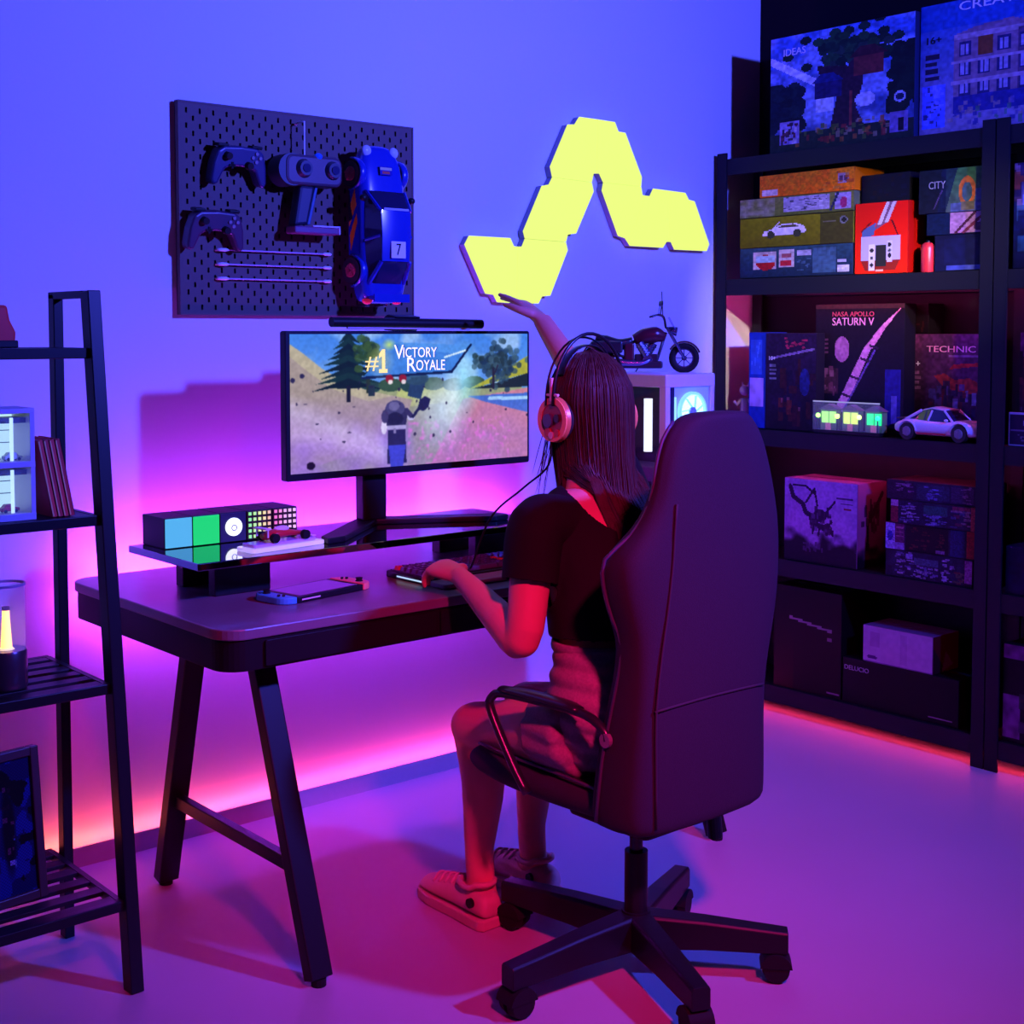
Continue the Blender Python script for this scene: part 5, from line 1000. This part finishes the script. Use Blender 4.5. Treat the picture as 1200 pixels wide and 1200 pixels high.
for hip, kn, an, sd in ((V((1.925, 2.00, .525)), V((1.938, 2.385, .450)), V((1.948, 2.375, .095)), 0), (V((2.105, 2.00, .525)), V((2.135, 2.430, .455)), V((2.135, 2.405, .095)), 0)):
    b.tube([hip, hip.lerp(kn, .35), hip.lerp(kn, .75), kn, ], [(.095, .085), (.082, .074), (.062, .058), (.056, .054)], 20, smooth=4)
    b.ell(kn, .054, .056, .052)
    b.tube([kn + V((0, .0, -.01)), kn.lerp(an, .25) + V((0, -.022, 0)), kn.lerp(an, .45) + V((0, -.020, 0)), kn.lerp(an, .8), an, an + V((0, 0, -.03))], [(.050, .050), (.052, .053), (.048, .047), (.034, .034), (.032, .034), (.036, .040)], 18, up=(0, 1, 0), smooth=4)
    b.tube([an + V((0, -.03, -.045)), an + V((0, .05, -.055)), an + V((0, .13, -.068)), an + V((0, .17, -.072))], [(.034, .026), (.036, .028), (.040, .020), (.030, .014)], 14, smooth=3)
# head with face
b.ell(HEAD + V((0, 0, .018)), .074, .092, .098, Hm, 28, 18)
hp = lambda x, y, z: HEAD + Hm @ V((x, y, z))
b.tube([hp(0, .030, .0), hp(0, .042, -.055), hp(0, .050, -.092)], [(.064, .060), (.052, .046), (.024, .026)], 20, up=tuple(Fd), smooth=4)
b.tube([hp(0, .088, .022), hp(0, .100, -.006), hp(0, .108, -.026), hp(0, .088, -.034)], [(.008, .008), (.010, .010), (.014, .011), (.009, .008)], 10)
for s in (-1, 1):
    b.ell(hp(s * .030, .080, .020), .013, .012, .010, Hm, 12, 8); b.tube([hp(s * .012, .088, .038), hp(s * .034, .084, .044), hp(s * .052, .066, .038)], .006, 8)
    b.ell(hp(s * .076, -.004, .006), .009, .016, .028, Hm, 12, 8)
b.tube([hp(-.022, .080, -.056), hp(0, .090, -.055), hp(.022, .080, -.056)], [(.004, .004), (.007, .006), (.004, .004)], 8); b.tube([hp(-.018, .078, -.064), hp(0, .088, -.066), hp(.018, .078, -.064)], [(.004, .004), (.007, .006), (.004, .004)], 8)
def hand(wr, d, side, up, curl, thumb_dir, lens=(.066, .073, .068, .054)):
    """palm plus five separate bent fingers; side points to the thumb"""
    d = d.normalized(); up = (up - d * up.dot(d)).normalized(); side = (side - d * side.dot(d) - up * side.dot(up)).normalized()
    b.tube([wr - d * .012, wr + d * .02, wr + d * .055, wr + d * .082], [(.022, .017), (.030, .017), (.038, .016), (.036, .013)], 16, up=tuple(up), smooth=3)
    for i in range(4):
        o = (.027, .009, -.009, -.026)[i]; L = lens[i]; p = wr + d * (.078 - .004 * abs(i - 1)) + side * o
        a = curl[i]; pts = [p - d * .012, p]; ang = .12
        for k, sg in enumerate((.46, .30, .24)):
            ang += a * (.8, 1.1, .7)[k]
            pts.append(pts[-1] + (d * math.cos(ang) - up * math.sin(ang)) * (L * sg) + side * (o * .10))
        b.tube(pts, [.0095, .0092, .0085, .0078, .0062], 12, smooth=3); b.ell(pts[-1], .0062, n=10, m=6)
    t0 = wr + d * .022 + side * .026; td = thumb_dir.normalized()
    t1 = t0 + (td * .7 + side * .5).normalized() * .032; t2 = t1 + (td + d * .25).normalized() * .026; t3 = t2 + (td + d * .45 - up * .2).normalized() * .018
    b.tube([t0 - side * .012, t0, t1, t2, t3], [.014, .0135, .0105, .0092, .0066], 12, smooth=3); b.ell(t3, .0066, n=10, m=6)
hand(LWR, V((.03, 1, .12)), V((1, -.05, .05)), V((-.25, -.12, 1)), (.22, .42, .52, .60), V((.2, .9, -.35)))
hand(RWR, V((-.02, .86, .50)), V((-1, .02, .10)), V((.25, -.50, .8)), (.05, .12, .22, .34), V((-.45, .9, .30)))
body_me = b.mesh('body'); tmp = link(bpy.data.objects.new('tmp', body_me))
md = tmp.modifiers.new('r', 'REMESH'); md.mode = 'VOXEL'; md.voxel_size = .0042
md = tmp.modifiers.new('s', 'SMOOTH'); md.factor = .5; md.iterations = 5
bpy.context.view_layer.update()
me = bpy.data.meshes.new_from_object(tmp.evaluated_get(bpy.context.evaluated_depsgraph_get())); bpy.data.objects.remove(tmp)
me.name = 'body'; full = me.copy()
body = obj('body', me, SKIN, pe, True, smooth=True)
# garments: shells lifted off the body surface
def garment(name, keep, off, m, it=6):
    b = bmesh.new(); b.from_mesh(full)
    bmesh.ops.delete(b, geom=[v for v in b.verts if not keep(v.co)], context='VERTS')
    b.normal_update(); nn = {v: v.normal.copy() for v in b.verts}
    for v in b.verts: v.co += nn[v] * (off(v.co) if callable(off) else off)
    for _ in range(it): bmesh.ops.smooth_vert(b, verts=[v for v in b.verts], factor=.5, use_axis_x=True, use_axis_y=True, use_axis_z=True)
    g = bpy.data.meshes.new(name); b.to_mesh(g); b.free()
    o = obj(name, g, m, pe, True, smooth=True); md = o.modifiers.new('thick', 'SOLIDIFY'); md.thickness = .004; md.offset = 1; return o
def seg(p, a, c):
    d = c - a; t = max(0, min(1, (p - a).dot(d) / d.dot(d))); return (p - a - d * t).length, t
def top_keep(p):
    for sh, el, lim in ((LSH, LEL, .50), (RSH, REL, .45)):
        dist, t = seg(p, sh, el)
        if dist < .064 and t > .02: return t < lim
    if p.z < .708 or p.z > 1.02: return False
    for el, wr in ((LEL, LWR), (REL, RWR)):
        if seg(p, el, wr)[0] < .060: return False
    if p.y > 2.30 or abs(p.x - 2.05) > .24: return False
    q = p - V((2.072, 2.085, 1.005))
    neck = (q.x / .088) ** 2 + (q.y / .11) ** 2 + (q.z / .105) ** 2
    return neck > 1
def top_off(p):
    dist, t = seg(p, LSH, LEL)
    if dist < .066: return .008 + .010 * t
    return .007 + .010 * max(0, min(1, (.80 - p.z) / .1))
garment('black_top', top_keep, top_off, TOP)
def jean_keep(p):
    if p.z > .700 or (p.x < 1.95 and p.z > .60 and min(seg(p, LSH, LEL)[0], seg(p, LEL, LWR)[0]) < .062): return False
    if p.y < 2.06: return p.z > .40 and abs(p.x - 2.02) < .24
    for hip, kn in ((V((1.925, 2.0, .525)), V((1.938, 2.385, .45))), (V((2.105, 2.0, .525)), V((2.135, 2.43, .455)))):
        dist, t = seg(p, hip, kn)
        if dist < .125 and p.z > .40: return t < .27
    return p.z > .45 and p.y < 2.16
garment('denim_shorts', jean_keep, lambda p: .006 + .003 * math.sin(p.z * 160 + p.x * 40), DENIM, 3)
MB().tube([(2.03 + .140 * math.cos(a), 2.034 + .108 * math.sin(a), .694) for a in np.linspace(0, 2 * PI, 33)[:-1]], [(.004, .012)] * 32, 8, up=(0, 0, 1), closed=True).build('waistband', DENIM, pe, True, smooth=True)
SHOE = mat('pink_white_trainer', (.50, .26, .24), .55, grain=.08, scale=70)
for an, tw in ((V((1.938, 2.385, 0)), .02), (V((2.135, 2.405, 0)), .0)):
    c = an; b = MB(); R = []
    prof = [(-.075, .026, .060, .0), (-.062, .036, .078, 0), (-.02, .039, .080, 0), (.03, .040, .078, 0), (.08, .044, .070, 0), (.13, .047, .056, .0), (.175, .040, .044, .002), (.198, .020, .032, .006)]
    for y, hw, zt, _ in prof:
        R.append([b.b.verts.new(c + V((x + tw * y * 3, y, z))) for x, z in ((-hw, .024), (-hw * 1.0, .024 + (zt - .024) * .5), (-hw * .72, zt), (0, zt + (.012 if y > .02 else .0)), (hw * .72, zt), (hw, .024 + (zt - .024) * .5), (hw, .024))])
    s = b.skin(R).build('shoe', SHOE, pe, True, smooth=True); md = s.modifiers.new('sub', 'SUBSURF'); md.levels = 1; md.render_levels = 2
    out = [(-(hw + .004), y) for y, hw, zt, _ in prof] + [((hw + .004), y) for y, hw, zt, _ in prof[::-1]]
    MB().prism(out, lambda u, v, w_: c + V((u + tw * v * 3, v, w_)), (.0005, .026)).build('sole', mat('sole_pale', (.48, .26, .26), .5), s, True, bevel=.004)
    for k in range(5):
        y = .035 + k * .022; z = .080 - .005 * k
        MB().tube([c + V((-.026, y, z - .004)), c + V((0, y + .004, z + .012)), c + V((.026, y, z - .004))], .0035, 6, smooth=3).build('lace', mat('lace_rose', (.5, .3, .3), .7), s, True, smooth=True)
    MB().cyl(c + V((-.046, -.035, .058)), c + V((-.038, -.035, .058)), .011, n=14).build('ankle_disc', BPL, s, True)
    MB().tube([c + V((.036 * math.cos(a), -.008 + .046 * math.sin(a), .086 + .010 * (math.sin(a) < -.5))) for a in np.linspace(0, 2 * PI, 19)[:-1]], .007, 8, closed=True).build('collar', SHOE, s, True, smooth=True)
# ---------------- hair: a shell of long strands
HAIR = mat('dark_brown_hair', (.050, .020, .016), .55, grain=.5, scale=90, spec=.35)
vs, fs = [], []
def strand(pts, w0):
    base = len(vs); n = len(pts)
    for i, p in enumerate(pts):
        t = (pts[min(i + 1, n - 1)] - pts[max(i - 1, 0)]).normalized(); o = p - V((HEAD.x, HEAD.y, p.z)); o = o.normalized() if o.length > 1e-4 else V((0, -1, 0))
        a = t.cross(o).normalized(); c = a.cross(t); w_ = w0 * (1 if i < n - 3 else (.9, .6, .15)[i - n + 3])
        for q in range(3): vs.append(tuple(p + a * (w_ * math.cos(q * 2.094)) + c * (w_ * .7 * math.sin(q * 2.094))))
    for i in range(n - 1):
        for q in range(3): fs.append((base + i * 3 + q, base + i * 3 + (q + 1) % 3, base + i * 3 + 3 + (q + 1) % 3, base + i * 3 + 3 + q))
def hair_surface(az, s, k, L):
    """az: angle round the head (0 = forward), s from parting (0) to the tip (1)"""
    rx, ry, rz = .084 + k, .104 + k, .112 + k
    ph = min(s / .30, 1) * PI / 2 * 1.02
    x, y, z = math.sin(az) * rx * math.sin(ph), math.cos(az) * ry * math.sin(ph), rz * math.cos(ph) + .020
    if s > .30:
        u = (s - .30) / .70; z = .020 - u * L
        fl = 1 - .10 * math.sin(u * PI) ; back = -.012 * u - .018 * u * u
        x *= fl; y = y * (1 - .35 * u * (1 if y > 0 else .0)) + back
        sh = max(0, min(1, (u - .30) / .5)); x *= 1 + (.30 if x > 0 else .02) * sh; y -= .012 * sh
    p = hp(x, y - .006, z)
    if math.cos(az) < .15 and p.z < 1.03:      # lie on the back instead of sinking into it
        p.y = min(p.y, float(np.interp(p.z, [.72, .80, .88, .935, .972, 1.03], [1.955, 1.962, 1.995, 2.030, 2.062, 2.10])) - .004 + k + max(0, abs(p.x - 2.06) - .11) * .5)
    return p
for i in range(6500):
    az = random.choice((-1, 1)) * random.uniform(.62, PI); k = random.uniform(-.006, .004); L = random.gauss(.400, .018) + (.02 if abs(az) > 2 else -.03) + .05 * math.sin(az)
    if az < 0 and az > -1.7: L = random.uniform(.28, .33)
    ph = random.uniform(-.03, .03); f = random.uniform(4, 7); p0 = random.random() * 6
    pts = [hair_surface(az + ph * s + .03 * math.sin(f * s + p0) * s, s, k + .006 * s * math.sin(p0 * 3), L) for s in np.linspace(.0 if random.random() < .5 else .1, 1, 14)]
    strand(pts, random.uniform(.0006, .0016))
for i in range(14):    # thin locks falling past the cheek
    x = random.uniform(-.082, -.070); y = random.uniform(.010, .045); L = random.uniform(.15, .22)
    pts = [hp(x - .012 * s - .02 * s * s, y + .02 * s * s + .006 * math.sin(5 * s + i), .06 - s * L * 1.3) for s in np.linspace(0, 1, 12)]
    strand(pts, random.uniform(.0008, .0016))
me = bpy.data.meshes.new('hair'); me.from_pydata(vs, [], fs)
hs = obj('hair', me, HAIR, pe, True, smooth=True); hs['kind'] = 'stuff'
b = MB(); R = []
for s in np.linspace(.02, .93, 16): R.append([b.b.verts.new(hair_surface(az, s, -.005, .37)) for az in np.linspace(.66, 2 * PI - .66, 40)])
for A_, B2 in zip(R, R[1:]):
    for i in range(39): b.b.faces.new((A_[i], A_[i + 1], B2[i + 1], B2[i]))
o = b.build('hair_underlayer', mat('dark_hair_under', (.034, .014, .012), .6, spec=.25), pe, True, smooth=True); md = o.modifiers.new('thick', 'SOLIDIFY'); md.thickness = .010; md.offset = -1
# ================================================================ HEADSET
hd = thing('headset', 'over ear headset with a wire headband and red and orange mechanical ear cups', 'headset', tuple(HEAD))
HM = mat('headband_black', (.015, .015, .022), .3, .3)
for dy, r, w_ in ((-.006, .0040, .150), (.018, .0026, .142)):
    MB().tube([hp(.108 * math.cos(a) * (1.0 if abs(math.cos(a)) > .3 else 1), dy, .022 + w_ * math.sin(a)) for a in np.linspace(-.05, PI + .05, 22)], r, 8).build('headband', HM, hd, True, smooth=True)
MB().tube([hp(.088 * math.cos(a), .006, .024 + .122 * math.sin(a)) for a in np.linspace(.5, PI - .5, 14)], [(.014, .003)] * 14, 8, up=tuple(Sd)).build('head_strap', HM, hd, True, smooth=True)
for s in (-1, 1):
    X = lambda a: hp(s * a, .0, .0); ax = (X(.12) - X(.08)).normalized()
    Z0 = V((0, 0, -.016)); X0 = X; X = lambda a, X0=X0: X0(a) + V((0, 0, -.016))
    cup = MB().cyl(X(.080), X(.094), .046, .050, n=30).build('ear_pad', mat('ear_pad', (.02, .012, .014), .7), hd, True, smooth='edge')
    MB().cyl(X(.094), X(.103), .051, .049, n=30).build('ear_cup', mat('cup_copper', (.75, .30, .10), .35, .2), cup, True, smooth='edge')
    MB().cyl(X(.103), X(.107), .0485, hole=.035, n=30).build('cup_ring', mat('ring_orange', (.95, .42, .14), .35), cup, True)
    MB().cyl(X(.102), X(.1050), .035, n=26).build('cup_face', mat('cup_crimson', (.30, .02, .03), .4), cup, True)
    dd = lambda x, z, r, t, m, nm: MB().cyl(X(.104) + Fd * x + V((0, 0, z)), X(.104 + t) + Fd * x + V((0, 0, z)), r, n=20).build(nm, m, cup, True)
    dd(.010 * 1, -.002, .015, .008, mat('cup_slate', (.10, .12, .20), .4), 'cup_knob')
    dd(.012, -.028, .010, .005, REDP, 'cup_stud'); dd(-.018, -.028, .008, .005, REDP, 'cup_stud'); dd(0, -.034, .008, .006, mat('cup_ivory', (.75, .66, .55), .4), 'cup_stud'); dd(-.018, .004, .009, .006, mat('cup_dark', (.05, .02, .03), .4), 'cup_gear')
    for k in (-.012, .002, .014): MB().bar(X(.107) + Fd * k + V((0, 0, .012)), X(.107) + Fd * k + V((0, 0, .036)), .005, .005).build('cup_rib', mat('cup_ivory', (.75, .66, .55), .4), cup, True)
    MB().bar(X(.105) + V((0, 0, .040)), X(.105) + V((0, 0, .092)), .012, .008, tuple(Fd)).build('yoke', mat('cup_ivory', (.75, .66, .55), .4), cup, True, bevel=.002)
    MB().bar(X(.105) + V((0, 0, .054)) - Fd * .020, X(.105) + V((0, 0, .054)) + Fd * .020, .008, .006).build('yoke_bar', mat('cup_ivory', (.75, .66, .55), .4), cup, True, bevel=.002)
p0 = hp(-.105, .004, -.046)
MB().tube([p0, p0 + V((.002, .01, -.07)), p0 + V((-.02, .07, -.125)), p0 + V((-.03, .17, -.20)), V((1.99, 2.46, .80)), V((2.08, 2.58, .79))], .0024, 8, smooth=6).build('cable', RUB, hd, True, smooth=True)
